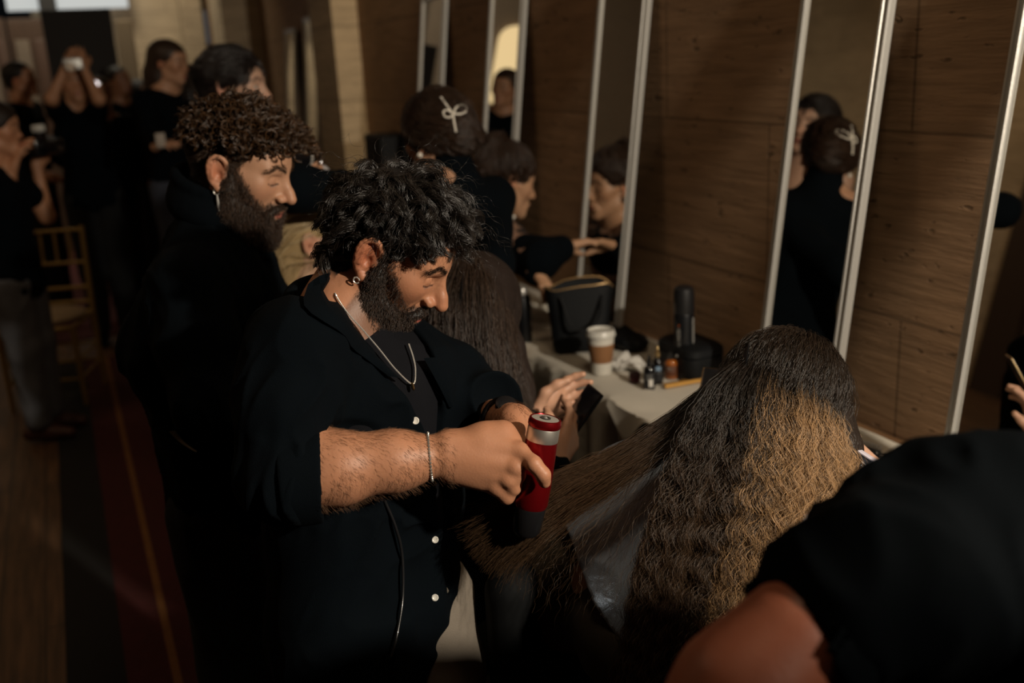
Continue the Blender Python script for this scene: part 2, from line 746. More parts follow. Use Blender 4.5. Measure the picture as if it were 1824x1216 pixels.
def head_color(H, skin, beard=None, lips=(.32, .09, .065), brow=(.012, .008, .006), eyes='down', lash=(.01, .008, .008), stubble=None, hairtone=(.012, .009, .008), cap=True):
    skin = np.array(skin)
    def f(p):
        q = H.loc(p)
        x, y, z = q[:, 0], q[:, 1], q[:, 2]
        ax = np.abs(x)
        c = np.tile(skin, (len(p), 1))
        near = (np.abs(z) < .16) & (ax < .11) & (np.abs(y) < .14)
        def blend(m, col):
            m = np.clip(m, 0, 1)[:, None] * near[:, None]
            c[:] = c * (1 - m) + np.array(col) * m
        g = lambda cx, cy, cz, r: np.exp(-(((ax - cx) ** 2 + (y - cy) ** 2 + (z - cz) ** 2) / (r * r)))
        red = skin * np.array([1.02, .74, .68])
        blend(.55 * g(.045, .066, -.02, .022), red)
        blend(.6 * g(0, .112, -.03, .016), red)
        blend(.7 * g(.085, -.014, -.002, .03) * (ax > .068), skin * np.array([1.05, .66, .58]))
        blend(.35 * g(.032, .084, -.008, .012), skin * np.array([.8, .68, .68]))
        if beard is not None:
            m = beard_mask(q)
            blend(m * .6, beard)
        # lips
        lm = np.clip(1.6 - (((ax) / .0235) ** 2 + ((z + .0668) / .0105) ** 2) * 1.5, 0, 1) * (y > .084)
        blend(lm, lips)
        blend(np.clip(1 - np.abs(z + .0662) / .0018, 0, 1) * (ax < .022) * (y > .082), np.array(lips) * .25)
        # brows
        bz = .0245 + .010 * np.clip((ax - .012) / .026, 0, 1) - .012 * np.clip((ax - .038) / .018, 0, 1)
        bm = np.clip(1.5 - np.abs(z - bz) / .0042, 0, 1) * np.clip((ax - .008) / .004, 0, 1) * np.clip((.060 - ax) / .008, 0, 1) * (y > .045)
        blend(bm * .9, brow)
        # eyes
        dx, dy, dz = ax - .032, y - .0755, z - .002
        rr = np.sqrt(dx * dx + dy * dy + dz * dz)
        on = (rr < .0152) & (dy > 0.000)
        el = dz / np.maximum(rr, 1e-5)
        if eyes == 'down':
            lz = -.0030 - .0012 * np.clip(1 - ((ax - .032) / .014) ** 2, -1, 1)
            lin = (y > .066) & (ax > .0165) & (ax < .0500)
            blend(lin * np.clip(1.35 - np.abs(z - lz) / .0016, 0, 1) * .95, lash)
            blend(lin * np.clip(1.2 - np.abs(z - lz + .0028) / .0016, 0, 1) * (ax > .021) * (ax < .044) * .35, (.30, .26, .24))
        elif eyes == 'open':
            blend(on * (np.abs(el) < .38), (.55, .50, .46))
            blend(on * (np.abs(el) < .38) * (np.abs(dx) < .0055), (.03, .018, .012))
            blend(on * np.clip(1.2 - np.abs(el - .42) / .10, 0, 1), lash)
            blend(on * np.clip(1.0 - np.abs(el + .42) / .08, 0, 1) * .6, lash)
        else:
            blend(on * np.clip(1.2 - np.abs(el + .3) / .16, 0, 1) * .9, lash)
        if cap:
            sm = scalp_mask(q) * np.where((ax > .068) & (y > -.038) & (y < .012) & (z < .034), 0, 1)
            blend(sm, hairtone)
        return c
    return f


def scalp_mask(q):
    """1 where hair grows on the head"""
    x, y, z = q[:, 0], q[:, 1], q[:, 2]
    ax = np.abs(x)
    # hairline: forehead height falls back toward the temples and behind the ear
    line = np.where(y > .035, .068 - .35 * np.clip(.075 - y, 0, .1) * 0 + .0 - .12 * np.clip(ax - .035, 0, .1), 0)
    front = .070 - .10 * np.clip(ax - .030, 0, 1)
    side = .070 - 1.35 * np.clip(.062 - y, 0, .07)
    lim = np.where(y > .03, np.minimum(front, np.maximum(side, .024)), np.where(y > -.005, .018, np.where(y > -.035, .018 - 2.6 * np.clip(-.005 - y, 0, .03), -.062)))
    return np.clip((z - lim) / .008 + .5, 0, 1)


def beard_mask(q):
    x, y, z = q[:, 0], q[:, 1], q[:, 2]
    ax = np.abs(x)
    # cheek line from sideburn to mouth corner
    top = np.where(y < .020, .022, .022 - 1.25 * (y - .020))
    top = np.maximum(top, np.where(ax > .030, -.052 - .0 * y, -.045))
    m = np.clip((top - z) / .010 + .3, 0, 1) * np.clip((y + .000) / .008 + .2, 0, 1)
    m *= np.where(ax > .060, np.clip((y - .000) / .006, 0, 1), 1)
    # keep lips and the skin under the nose wings and the lower lip patch clear
    lip = ((ax / .0250) ** 2 + ((z + .0670) / .0120) ** 2) < 1
    m[lip & (y > .07)] = 0
    m[(z > -.047) & (ax < .032) & (y > .06)] = 0
    m *= np.clip((z + .150) / .02, 0, 1)
    m[((ax - .020) ** 2 < .011 ** 2) & (z > -.090) & (z < -.076) & (y > .07)] *= .25
    return m


def sample_surface(me, n, seed=1):
    """area-weighted points on a mesh made of quads"""
    nv = len(me.vertices)
    co = np.zeros(nv * 3, np.float32)
    me.vertices.foreach_get('co', co)
    co = co.reshape(-1, 3).astype(float)
    q = np.zeros(len(me.loops), np.int32)
    me.loops.foreach_get('vertex_index', q)
    return co, q.reshape(-1, 4)


def pick(co, quads, mask_v, n, seed):
    r = np.random.default_rng(seed)
    w = mask_v[quads].mean(1)
    a = np.linalg.norm(np.cross(co[quads[:, 2]] - co[quads[:, 0]], co[quads[:, 3]] - co[quads[:, 1]]), axis=1) * w
    idx = r.choice(len(quads), n, p=a / a.sum())
    u, v = r.random((2, n, 1))
    A, B, C, E = (co[quads[idx, i]] for i in range(4))
    return (A * (1 - u) + B * u) * (1 - v) + (E * (1 - u) + C * u) * v


def grow(S, roots, dirf, length, steps, lift, seed, wave=0.0, wfreq=60.0, clump=None, grav=0.0, jitter=0.15, minoff=0.001, tang=False):
    """strands that start on the surface of S, follow dirf(p, n, i) and stay outside it"""
    r = np.random.default_rng(seed)
    N = len(roots)
    L = np.asarray(length) * np.ones(N)
    p = roots.copy()
    n0 = S.grad(p)
    out = [p.copy()]
    j = r.normal(size=(N, 3)) * jitter
    for i in range(1, steps):
        g = S.grad(p) if i % 2 == 1 or i < 4 else n0
        n0 = g
        t = i / (steps - 1)
        d = dirf(p, g, t) + j
        dn = np.einsum('ij,ij->i', d, g)
        d = d - g * (dn if tang else np.minimum(dn, 0))[:, None]
        d = d / (np.linalg.norm(d, axis=1, keepdims=True) + 1e-9) + g * (lift(t) if callable(lift) else lift)
        d[:, 2] -= grav * t
        d = d / (np.linalg.norm(d, axis=1, keepdims=True) + 1e-9)
        p = p + d * (L / (steps - 1))[:, None]
        sd = S.eval(p)
        push = np.maximum(minoff - sd, 0)
        p = p + g * push[:, None]
        out.append(p.copy())
    return np.stack(out, 1)


# ------------------------------------------------------------------ hands
def finger(S, pts, r0, r1, k=0.006):
    n = len(pts) - 1
    rs = [r0 + (r1 - r0) * i / n for i in range(n + 1)]
    S.chain(pts, rs, k)


def rest_hand(S, wrist, out, back, size=1.0, curl=0.5, thumb=1, spread=0.25, lod=False, grip=False):
    """five-fingered hand: out = direction of the fingers, back = normal of the back of the hand, thumb = side sign"""
    o = nrm(out)
    b = nrm(np.asarray(back) - o * np.dot(back, o))
    s = np.cross(o, b) * thumb            # points to the thumb side
    w = np.asarray(wrist, float)
    z = size
    # palm
    for q, k in ((-.028, .088), (-.010, .094), (.010, .096), (.027, .092)):
        S.rc(w + o * .012 * z + s * q * .45 * z, w + o * k * z + s * q * z, .0165 * z, .0115 * z, .014)
    knu = [(.031, .092, .074), (.011, .097, .082), (-.009, .094, .076), (-.028, .086, .060)]
    for i, (q, k, L) in enumerate(knu):
        p = w + o * k * z + s * q * z
        ang = curl * (0.55 + .12 * i)
        pts = [p]
        a = ang * .6
        sp = spread * q / .03 * .35
        for frac in (.44, .31, .25):
            d = o * math.cos(a) - b * math.sin(a) + s * sp
            p = p + nrm(d) * L * frac * z
            pts.append(p)
            a += ang * 1.15
        finger(S, pts, .0098 * z, .0072 * z)
    p = w + o * .022 * z + s * .022 * z - b * .004
    d = nrm(o * .75 + s * .75 - b * .25)
    p1 = p + d * .042 * z
    d2 = nrm(o * .92 + s * .30 - b * (.25 + .4 * curl))
    p2 = p1 + d2 * .032 * z
    d3 = nrm(o * .95 + s * .05 - b * (.3 + .6 * curl))
    p3 = p2 + d3 * .026 * z
    S.chain([p, p1, p2, p3], [.0150 * z, .0118 * z, .0100 * z, .0082 * z], .010)


def locks(S, H, roots, dirl, L, nper, steps, spread, amp, freq, seed, lift, grav=0.0, minoff=.002, taper=.5, turn=None, ramp=.25, tang=False, jit=.22):
    """wavy or curled locks: each lock is a bundle of strands around one guide line"""
    r = np.random.default_rng(seed)
    def dw(p, g, t):
        return dirl(H.loc(p), t) @ H.R.T
    G = grow(S, roots, dw, L, steps, lift, seed + 1, grav=grav, jitter=jit, minoff=minoff, tang=tang)
    Mn, K = G.shape[:2]
    T = np.gradient(G, axis=1)
    T /= np.linalg.norm(T, axis=2, keepdims=True) + 1e-9
    ref = r.normal(size=(Mn, 1, 3))
    U = np.cross(T, ref)
    U /= np.linalg.norm(U, axis=2, keepdims=True) + 1e-9
    V = np.cross(T, U)
    t = np.linspace(0, 1, K)[None, :]
    Lc = (np.asarray(L) * np.ones(Mn))[:, None]
    ph = r.uniform(0, 6.28, (Mn, 1))
    fr = freq * r.uniform(.75, 1.3, (Mn, 1))
    A = amp * r.uniform(.6, 1.3, (Mn, 1)) * np.clip(t / ramp, 0, 1)
    out = []
    hand = np.where(r.random((Mn, 1)) < .5, 1, -1)
    for k in range(nper):
        a = r.uniform(0, 6.28, (Mn, 1))
        rad = spread * np.sqrt(r.random((Mn, 1)))
        dph = r.normal(0, .35, (Mn, 1))
        th = 2 * math.pi * fr * t * Lc + ph + dph
        f = 1 - taper * t
        ou = rad * np.cos(a) * f + A * np.sin(th)
        ov = rad * np.sin(a) * f + A * np.cos(th) * hand * (1 if turn is None else turn)
        end = 1 + r.normal(0, .06, (Mn, 1, 1))
        X = G[:, :1] + (G - G[:, :1]) * end + ou[..., None] * U + ov[..., None] * V
        out.append(X)
    X = np.concatenate(out)
    sd = S.eval(X.reshape(-1, 3)).reshape(X.shape[:2])
    bad = (sd < -.0012).mean(1) > .6
    return X[~bad]


def beard_strands(name, S, H, me, n, L, m, parent, seed, curl=.0015, down=(0, .35, -1.0), lift=.35, r0=.00032, maskf=None, ref=None):
    co, q = sample_surface(me, 0)
    ql = H.loc(co)
    near = (np.abs(ql[:, 0]) < .086) & ~((np.abs(ql[:, 0]) > .068) & (ql[:, 1] < .004) & (ql[:, 2] > -.046)) & (ql[:, 2] < .03) & (ql[:, 2] > -.14) & (ql[:, 1] > -.01) & (np.abs(ql[:, 1]) < .13)
    if ref is not None:
        near[near] &= np.abs(ref.eval(co[near])) < .005
    mk = (maskf or beard_mask)(ql) * near
    roots = pick(co, q, mk, n, seed)
    X = locks(S, H, roots, lambda q_, t: np.tile(np.array(down), (len(q_), 1)) + np.array([0, 0, 0]) , L * np.random.default_rng(seed).uniform(.5, 1.15, n), 1, 7, 0, curl, 60, seed, lift, 0, .0003)
    return strands(name, X, r0, r0 * .5, m, parent)


def brow_strands(name, H, S, me, m, parent, n=260, L=.009):
    co, q = sample_surface(me, 0)
    ql = H.loc(co)
    ax, y, z = np.abs(ql[:, 0]), ql[:, 1], ql[:, 2]
    bz = .0245 + .010 * np.clip((ax - .012) / .026, 0, 1) - .012 * np.clip((ax - .038) / .018, 0, 1)
    mk = ((np.abs(z - bz) < .0048) & (ax > .009) & (ax < .058) & (y > .045) & (y < .12)).astype(float)
    roots = pick(co, q, mk, n, 3)
    def dr(q_, t):
        return np.column_stack([np.sign(q_[:, 0]) * 1.0, -.25 * np.ones(len(q_)), .35 - 14 * np.clip(np.abs(q_[:, 0]) - .03, 0, 1)])
    X = locks(S, H, roots, dr, L, 1, 6, 0, 0, 10, 4, .25, 0, .0003)
    return strands(name, X, .0003, .0001, m, parent)


def surf(S, px, py, d0, d1, n=90):
    """where the line of sight through a pixel first meets S"""
    ds = np.linspace(d0, d1, n)
    pts = np.array([P(px, py, d) for d in ds])
    v = S.eval(pts)
    i = np.nonzero(v < 0)[0]
    if len(i) == 0:
        return pts[int(np.argmin(v))]
    i = i[0]
    if i == 0:
        return pts[0]
    t = v[i - 1] / (v[i - 1] - v[i])
    return pts[i - 1] * (1 - t) + pts[i] * t


def beard(name, S, H, parent, m_base, m_str, seed, n, L, r0=.00034):
    """full beard: a low dark mass along the jaw with strands growing over it"""
    w = H.w
    B = Sdf(.014 * H.s)
    for q in (-1, 1):
        c = [(q * .0700, .014, .010), (q * .0685, .014, -.030), (q * .0590, .022, -.072), (q * .036, .060, -.103), (0, .082, -.110)]
        B.chain([w(x) for x in c], [.0075, .0150, .0235, .0245, .0230])
        B.chain([w((q * .060, .030, -.052)), w((q * .046, .052, -.070)), w((q * .028, .078, -.088))], [.0100, .0150, .0140])
        B.chain([w((q * .004, .1035, -.0525)), w((q * .016, .0985, -.0560)), w((q * .0275, .0890, -.0700)), w((q * .026, .086, -.086))], [.0035, .0052, .0058, .006])
    B.ops.append(('el', (w((0, .104, -.068)), np.array([.0265, .030, .0125]), H.R), w((0, .106, -.0685)), .03, .004, '-'))
    f = wave_noise(seed, 150)
    B.disp = lambda p: .0012 * f(p)
    B.damp = .003
    o = B.build(name, .0028, m_base, parent)
    co, q_ = sample_surface(o.data, 0)
    vis = (S.eval(co) > -.002).astype(float)
    roots = pick(co, q_, vis, n, seed)
    U = Sdf(.012)
    U.ops = list(B.ops[:])
    rl = H.loc(roots)
    up = np.clip((rl[:, 2] + .085) / .05, 0, 1)
    Ls = L * (1.15 - .65 * up) * np.random.default_rng(seed).uniform(.55, 1.15, n)
    Ls = np.where((rl[:, 2] > -.064) & (np.abs(rl[:, 0]) < .032), Ls * .45, Ls)
    X = locks(U, H, roots, lambda p, t: np.column_stack([.15 * np.sign(p[:, 0]), .30 + 0 * p[:, 0], -1 + 0 * p[:, 0]]), Ls, 1, 7, 0, .0010, 55, seed, .45, 0, .0003)
    strands(name + '_strands', X, r0, r0 * .5, m_str, o)
    # sparser hairs thin the edge out over the cheek and lip
    co, q_ = sample_surface(parent.children[0].data if False else bpy.data.objects[[c.name for c in parent.children if c.name.startswith('body')][0]].data, 0)
    ql = H.loc(co)
    near = (np.abs(ql[:, 0]) < .086) & ~((np.abs(ql[:, 0]) > .068) & (ql[:, 1] < .006) & (ql[:, 2] > -.046)) & (ql[:, 2] < .03) & (ql[:, 2] > -.13) & (ql[:, 1] > 0) & (ql[:, 1] < .13)
    mk = beard_mask(ql - np.array([0, 0, .006])) * near * (B.eval(co) > 0)
    roots = pick(co, q_, mk, n // 4, seed + 1)
    X = locks(S, H, roots, lambda p, t: np.tile(np.array([0, .3, -1.0]), (len(p), 1)), L * .7 * np.random.default_rng(seed).uniform(.4, 1.1, n // 4), 1, 6, 0, .0008, 55, seed + 3, .35, 0, .0003)
    strands(name + '_strands', X, r0 * .8, r0 * .4, m_str, o)
    return o


# ------------------------------------------------------------------ setting
def stone(name, base, scale=1.0, blocks=True, dark=1.0):
    m = bpy.data.materials.new(name)
    m.use_nodes = True
    nt = m.node_tree
    N = nt.nodes.new
    L = nt.links.new
    b = nt.nodes['Principled BSDF']
    b.inputs['Roughness'].default_value = 0.75
    b.inputs['Specular IOR Level'].default_value = 0.25
    tc = N('ShaderNodeTexCoord')
    sep = N('ShaderNodeSeparateXYZ')
    L(tc.outputs['Object'], sep.inputs[0])
    cmb = N('ShaderNodeCombineXYZ')
    add = N('ShaderNodeMath')
    add.operation = 'ADD'
    L(sep.outputs['X'], add.inputs[0])
    L(sep.outputs['Y'], add.inputs[1])
    L(add.outputs[0], cmb.inputs['X'])
    L(sep.outputs['Z'], cmb.inputs['Y'])
    # veins run along the bed of the stone: noise drawn out sideways
    mp = N('ShaderNodeMapping')
    mp.inputs['Scale'].default_value = (1.6 * scale, 1.6 * scale, 17 * scale)
    L(tc.outputs['Object'], mp.inputs['Vector'])
    n1 = N('ShaderNodeTexNoise')
    n1.inputs['Scale'].default_value = 2.2
    n1.inputs['Detail'].default_value = 7
    n1.inputs['Roughness'].default_value = 0.65
    L(mp.outputs[0], n1.inputs['Vector'])
    n2 = N('ShaderNodeTexNoise')
    n2.inputs['Scale'].default_value = 1.3
    n2.inputs['Detail'].default_value = 3
    L(tc.outputs['Object'], n2.inputs['Vector'])
    # pits
    mp3 = N('ShaderNodeMapping')
    mp3.inputs['Scale'].default_value = (9, 9, 26)
    L(tc.outputs['Object'], mp3.inputs['Vector'])
    n3 = N('ShaderNodeTexNoise')
    n3.inputs['Scale'].default_value = 2.0
    n3.inputs['Detail'].default_value = 4
    L(mp3.outputs[0], n3.inputs['Vector'])
    pit = N('ShaderNodeMapRange')
    pit.inputs[1].default_value = .64
    pit.inputs[2].default_value = .70
    pit.inputs[3].default_value = 1.0
    pit.inputs[4].default_value = 0.5
    L(n3.outputs['Fac'], pit.inputs[0])
    r1 = N('ShaderNodeMapRange')
    r1.inputs[1].default_value = .3
    r1.inputs[2].default_value = .7
    r1.inputs[3].default_value = .76
    r1.inputs[4].default_value = 1.20
    L(n1.outputs['Fac'], r1.inputs[0])
    r2 = N('ShaderNodeMapRange')
    r2.inputs[3].default_value = .75
    r2.inputs[4].default_value = 1.25
    L(n2.outputs['Fac'], r2.inputs[0])
    m1 = N('ShaderNodeMath')
    m1.operation = 'MULTIPLY'
    L(r1.outputs[0], m1.inputs[0])
    L(r2.outputs[0], m1.inputs[1])
    m2 = N('ShaderNodeMath')
    m2.operation = 'MULTIPLY'
    L(m1.outputs[0], m2.inputs[0])
    L(pit.outputs[0], m2.inputs[1])
    last = m2.outputs[0]
    if blocks:
        bk = N('ShaderNodeTexBrick')
        bk.inputs['Scale'].default_value = 1.0
        bk.inputs['Brick Width'].default_value = 0.99
        bk.inputs['Row Height'].default_value = 0.433
        bk.inputs['Mortar Size'].default_value = 0.004
        bk.inputs['Color1'].default_value = (1.0, 1.0, 1.0, 1)
        bk.inputs['Color2'].default_value = (.86, .86, .86, 1)
        bk.inputs['Mortar'].default_value = (.55, .55, .55, 1)
        mpb = N('ShaderNodeMapping')
        mpb.inputs['Location'].default_value = (0.525, -0.191, 0)
        L(cmb.outputs[0], mpb.inputs['Vector'])
        L(mpb.outputs[0], bk.inputs['Vector'])
        mm = N('ShaderNodeMix')
        mm.data_type = 'RGBA'
        mm.blend_type = 'MULTIPLY'
        mm.inputs[0].default_value = 1
        L(last, mm.inputs[6])
        L(bk.outputs['Color'], mm.inputs[7])
        last = mm.outputs[2]
    fin = N('ShaderNodeMix')
    fin.data_type = 'RGBA'
    fin.blend_type = 'MULTIPLY'
    fin.inputs[0].default_value = 1
    fin.inputs[6].default_value = (*base, 1)
    L(last, fin.inputs[7])
    L(fin.outputs[2], b.inputs['Base Color'])
    bp = N('ShaderNodeBump')
    bp.inputs['Strength'].default_value = .5
    bp.inputs['Distance'].default_value = .01
    L(m2.outputs[0], bp.inputs['Height'])
    L(bp.outputs[0], b.inputs['Normal'])
    MATS[name] = m
    return m


WX = 1.74
trav = stone('travertine', (.30, .185, .105))
trav_pale = stone('travertine_pale', (.47, .37, .25))
plaster = mat('ceiling_plaster', (.50, .44, .36), .9, var=.08)


def room_box(name, lo, hi, m):
    lo = np.array(lo, float)
    hi = np.array(hi, float)
    return struct(MB().box((lo + hi) / 2, hi - lo).build(name, m, smooth=False))


room_box('wall_right', (WX, -3.2, 0), (WX + .25, 12.2, 4.2), trav)
room_box('wall_left', (-4.45, -3.2, 0), (-4.2, 12.2, 4.2), trav_pale)
room_box('wall_back', (-4.45, -3.45, 0), (WX + .25, -3.2, 4.2), trav)
room_box('ceiling', (-4.45, -3.45, 4.2), (WX + .25, 12.4, 4.35), plaster)
room_box('wall_end_left', (-4.45, 11.9, 0), (-.74, 12.15, 4.2), mat('taupe_panel', (.17, .13, .095), .7, var=.15))
# end wall with the bright opening at the upper left
room_box('wall_end', (-0.02, 12.0, 0), (WX + .25, 12.25, 4.2), trav_pale)
room_box('trim_pilaster', (1.585, 6.0, 0), (WX, 6.55, 4.2), trav_pale)
room_box('trim_pilaster_2', (1.42, 8.9, 0), (WX, 9.5, 4.2), trav_pale)
for i, y in enumerate((0.4, 3.0, 5.6, 8.2)):
    room_box('trim_pilaster_%d' % (i + 3), (-4.2, y, 0), (-4.0, y + .5, 4.2), plaster)


for i, (y0, y1) in enumerate(((4.75, 5.2), (6.35, 6.7), (7.4, 7.7))):
    room_box('trim_%d' % (i + 11), (-4.2, y0, 0), (-4.1, y1, 4.2), mat('umber_panel', (.045, .026, .016), .5))


# floor: worn oak boards; a dark red runner with a black border and a gold line lies on it
def floor_mat():
    m = bpy.data.materials.new('oak_floor')
    m.use_nodes = True
    nt = m.node_tree
    N = nt.nodes.new
    L = nt.links.new
    b = nt.nodes['Principled BSDF']
    b.inputs['Roughness'].default_value = .5
    tc = N('ShaderNodeTexCoord')
    mp = N('ShaderNodeMapping')
    mp.inputs['Scale'].default_value = (14, 1.1, 1)
    L(tc.outputs['Object'], mp.inputs[0])
    n = N('ShaderNodeTexNoise')
    n.inputs['Scale'].default_value = 3
    n.inputs['Detail'].default_value = 6
    L(mp.outputs[0], n.inputs['Vector'])
    bk = N('ShaderNodeTexBrick')
    bk.inputs['Brick Width'].default_value = 1.3
    bk.inputs['Row Height'].default_value = .14
    bk.inputs['Mortar Size'].default_value = .003
    bk.inputs['Scale'].default_value = 1
    bk.inputs['Color1'].default_value = (.16, .085, .042, 1)
    bk.inputs['Color2'].default_value = (.115, .06, .03, 1)
    bk.inputs['Mortar'].default_value = (.02, .012, .008, 1)
    rot = N('ShaderNodeMapping')
    rot.inputs['Rotation'].default_value = (0, 0, math.pi / 2)
    L(tc.outputs['Object'], rot.inputs[0])
    L(rot.outputs[0], bk.inputs['Vector'])
    mr = N('ShaderNodeMapRange')
    mr.inputs[1].default_value = .3
    mr.inputs[2].default_value = .7
    mr.inputs[3].default_value = .45
    mr.inputs[4].default_value = 1.35
    L(n.outputs['Fac'], mr.inputs[0])
    mx = N('ShaderNodeMix')
    mx.data_type = 'RGBA'
    mx.blend_type = 'MULTIPLY'
    mx.inputs[0].default_value = 1
    L(bk.outputs['Color'], mx.inputs[6])
    L(mr.outputs[0], mx.inputs[7])
    L(mx.outputs[2], b.inputs['Base Color'])
    return m


room_box('floor', (-4.45, -3.45, -.12), (WX + .25, 12.4, 0), floor_mat())
runner = empty('carpet_runner', (.4, 4, .0), 'long dark red carpet runner with black border and gold line, on the wooden floor', 'carpet')
red = mat('carpet_red', (.060, .008, .008), .95, var=.35, vscale=30, bump=.5, bscale=300)
blackc = mat('carpet_black', (.008, .008, .009), .95, var=.3, vscale=30, bump=.5, bscale=300)
gold = mat('carpet_gold', (.20, .085, .022), .9, var=.3, vscale=40)
Y0_, Y1_ = -3.2, on_z(225, 632, 0)[1]
MB().box((.40, (Y0_ + Y1_) / 2, .006), (.92, Y1_ - Y0_, .012)).build('field', red, runner)
for sx in (-1, 1):
    MB().box((.40 + sx * .54, (Y0_ + Y1_) / 2, .005), (.165, Y1_ - Y0_, .010)).build('border', blackc, runner)
    MB().box((.40 + sx * .327, (Y0_ + Y1_) / 2, .0125), (.024, Y1_ - Y0_, .002)).build('gold_line', gold, runner)

Y2_ = on_z(215, 595, 0)[1]
far_rug = empty('carpet', (.1, (Y2_ + 11.8) / 2, 0), 'dark red carpet further down the hall, beyond the bare strip of wooden floor', 'carpet')
MB().box((.1, (Y2_ + 11.8) / 2, .005), (2.4, 11.8 - Y2_, .010)).build('field', red, far_rug)


# ------------------------------------------------------------------ the hairdresser in front
black_cloth = mat('black_cloth', (.0011, .0026, .0042), .92, var=.25, vscale=14, bump=.35, bscale=900, spec=.08)
grey_tee = mat('charcoal_jersey', (.0065, .0068, .0088), .95, var=.15, vscale=20, bump=.3, bscale=900, spec=.1)
skin_m = mat('skin', (.5, .3, .2), .48, attr=True, var=.12, vscale=45, bump=.10, bscale=300, sss=.08, spec=.4)
khaki = mat('grey_khaki_cloth', (.20, .17, .135), .9, var=.15, vscale=30, bump=.4, bscale=700)
dark_hair = mat('dark_hair', (.010, .008, .007), .5, var=.4, vscale=30, bump=.8, bscale=120, spec=.35)
dark_strand = hair_mat('dark_strand', (.006, .005, .0045), (.020, .015, .012), .32, .6)
silver = mat('silver', (.78, .76, .72), .32, .7)
gold_metal = mat('gold_metal', (.72, .52, .26), .3, 1.0)
SKIN = (.42, .195, .108)

M = empty('person', P(690, 1180, 1.6) * np.array([1, 1, 0]), 'bearded person with wavy black hair, black overshirt and neck chain, holding a red hair tool', 'person')
MH = Head.at_ear(650, 460, 1.52, 80, 36, 0, .99)
m_chest = D(.66, -.05, .75)      # where the chest points
m_side = nrm(np.cross(m_chest, (0, 0, 1)))   # his right
zup = np.array([0, 0, 1.0])
rs_, ls_ = P(528, 598, 1.47), P(800, 672, 1.72)      # shoulders
re_, rw_ = P(516, 842, 1.42), P(778, 812, 1.46)      # right elbow and wrist
le_, lw_ = P(842, 745, 1.72), P(918, 752, 1.56)
neck0 = P(607, 560, 1.598)
chest, belly, hips = P(648, 700, 1.615), P(655, 900, 1.63), P(670, 1090, 1.63)

SM = Sdf(.012)
head_ops(SM, MH, True, nose=1.06)
SM.rc(MH.w(0, -.034, -.040), neck0 + np.array([0, 0, -.01]) - m_chest * .010, .053, .060, .014)
SM.rc(MH.w(.030, .0, -.075), neck0 + m_chest * .035 + m_side * .01, .016, .014, .03)
SM.rc(neck0, chest, .060, .078, .04)
SM.rc(neck0 + m_side * .02 - zup * .05, rs_ * .8 + neck0 * .2 - zup * .02, .036, .040, .05)
SM.rc(neck0 - m_side * .02 - zup * .05, ls_ * .8 + neck0 * .2 - zup * .02, .036, .040, .05)
SM.chain([chest, belly, hips], [.078, .072, .08], .05)
# right arm
SM.chain([rs_, re_], [.046, .044], .03)
fm = re_ * .68 + rw_ * .32
SM.chain([re_, fm, re_ * .3 + rw_ * .7, rw_], [.044, .047, .040, .0315], .03)
SM.rc(re_ + np.array([0, 0, .0]), fm + D(0, -1, .2) * .010, .034, .034, .03)
# back of the right hand: wrist to the four knuckles
kn = [P(926, 803, 1.445), P(919, 832, 1.440), P(906, 853, 1.445), P(884, 866, 1.455)]
wr = [P(800, 790, 1.455), P(800, 806, 1.450), P(800, 822, 1.452), P(804, 838, 1.458)]
for a, b_ in zip(wr, kn):
    SM.rc(a, b_, .0195, .0118, .012)
for b_ in kn[1:]:
    SM.ball(b_ + D(-.1, .2, 1) * .0035, .0115, .008)
SM.rc(P(812, 792, 1.475), P(896, 770, 1.470), .022, .0185, .02)
SM.rc(P(862, 780, 1.465), P(912, 790, 1.470), .020, .014, .02)
# index finger laid along the tool
finger(SM, [kn[0], P(951, 826, 1.425), P(967, 845, 1.425), P(970, 858, 1.432)], .0115, .0092, .008)
# the other three curl round the handle, away from us
tool_a, tool_b = P(972, 744, 1.462), P(944, 900, 1.492)
tdir = nrm(tool_a - tool_b)
for (q, f_) in ((1, .36), (2, .22), (3, .10)):
    c = tool_b + (tool_a - tool_b) * f_
    away = D(.15, 0, -1)
    finger(SM, [kn[q], kn[q] * .45 + (c + D(-.8, -.1, .55) * .030) * .55 + D(0, -.3, .6) * .006, c + D(-1, 0, -.1) * .032, c + D(-.3, 0, -1) * .032], .0112, .0085, .008)
# thumb on the far side of the handle
tb = tool_b + (tool_a - tool_b) * .62
SM.chain([P(880, 768, 1.49), P(914, 772, 1.515), tb + D(-.7, 0, -.75) * .032, tb + D(.2, 0, -1) * .033], [.016, .0125, .011, .0095], .012)
# left forearm and hand behind
SM.chain([ls_, le_, lw_], [.045, .042, .030], .03)
rest_hand(SM, lw_, D(.25, -.85, -.45), D(.6, .2, .75), 1.0, 1.1, -1)
# legs
for sgn in (1, -1):
    hp = hips + m_side * .085 * sgn
    kp = hp * np.array([1, 1, 0]) + np.array([0, 0, .46]) + m_chest * .02
    ap = hp * np.array([1, 1, 0]) + np.array([0, 0, .10])
    SM.chain([hp, kp, ap], [.075, .05, .038], .03)
MC = head_color(MH, SKIN, beard=(.018, .011, .008), lips=(.36, .10, .075))
m_body = SM.build('body', .0026, skin_m, M, MC)

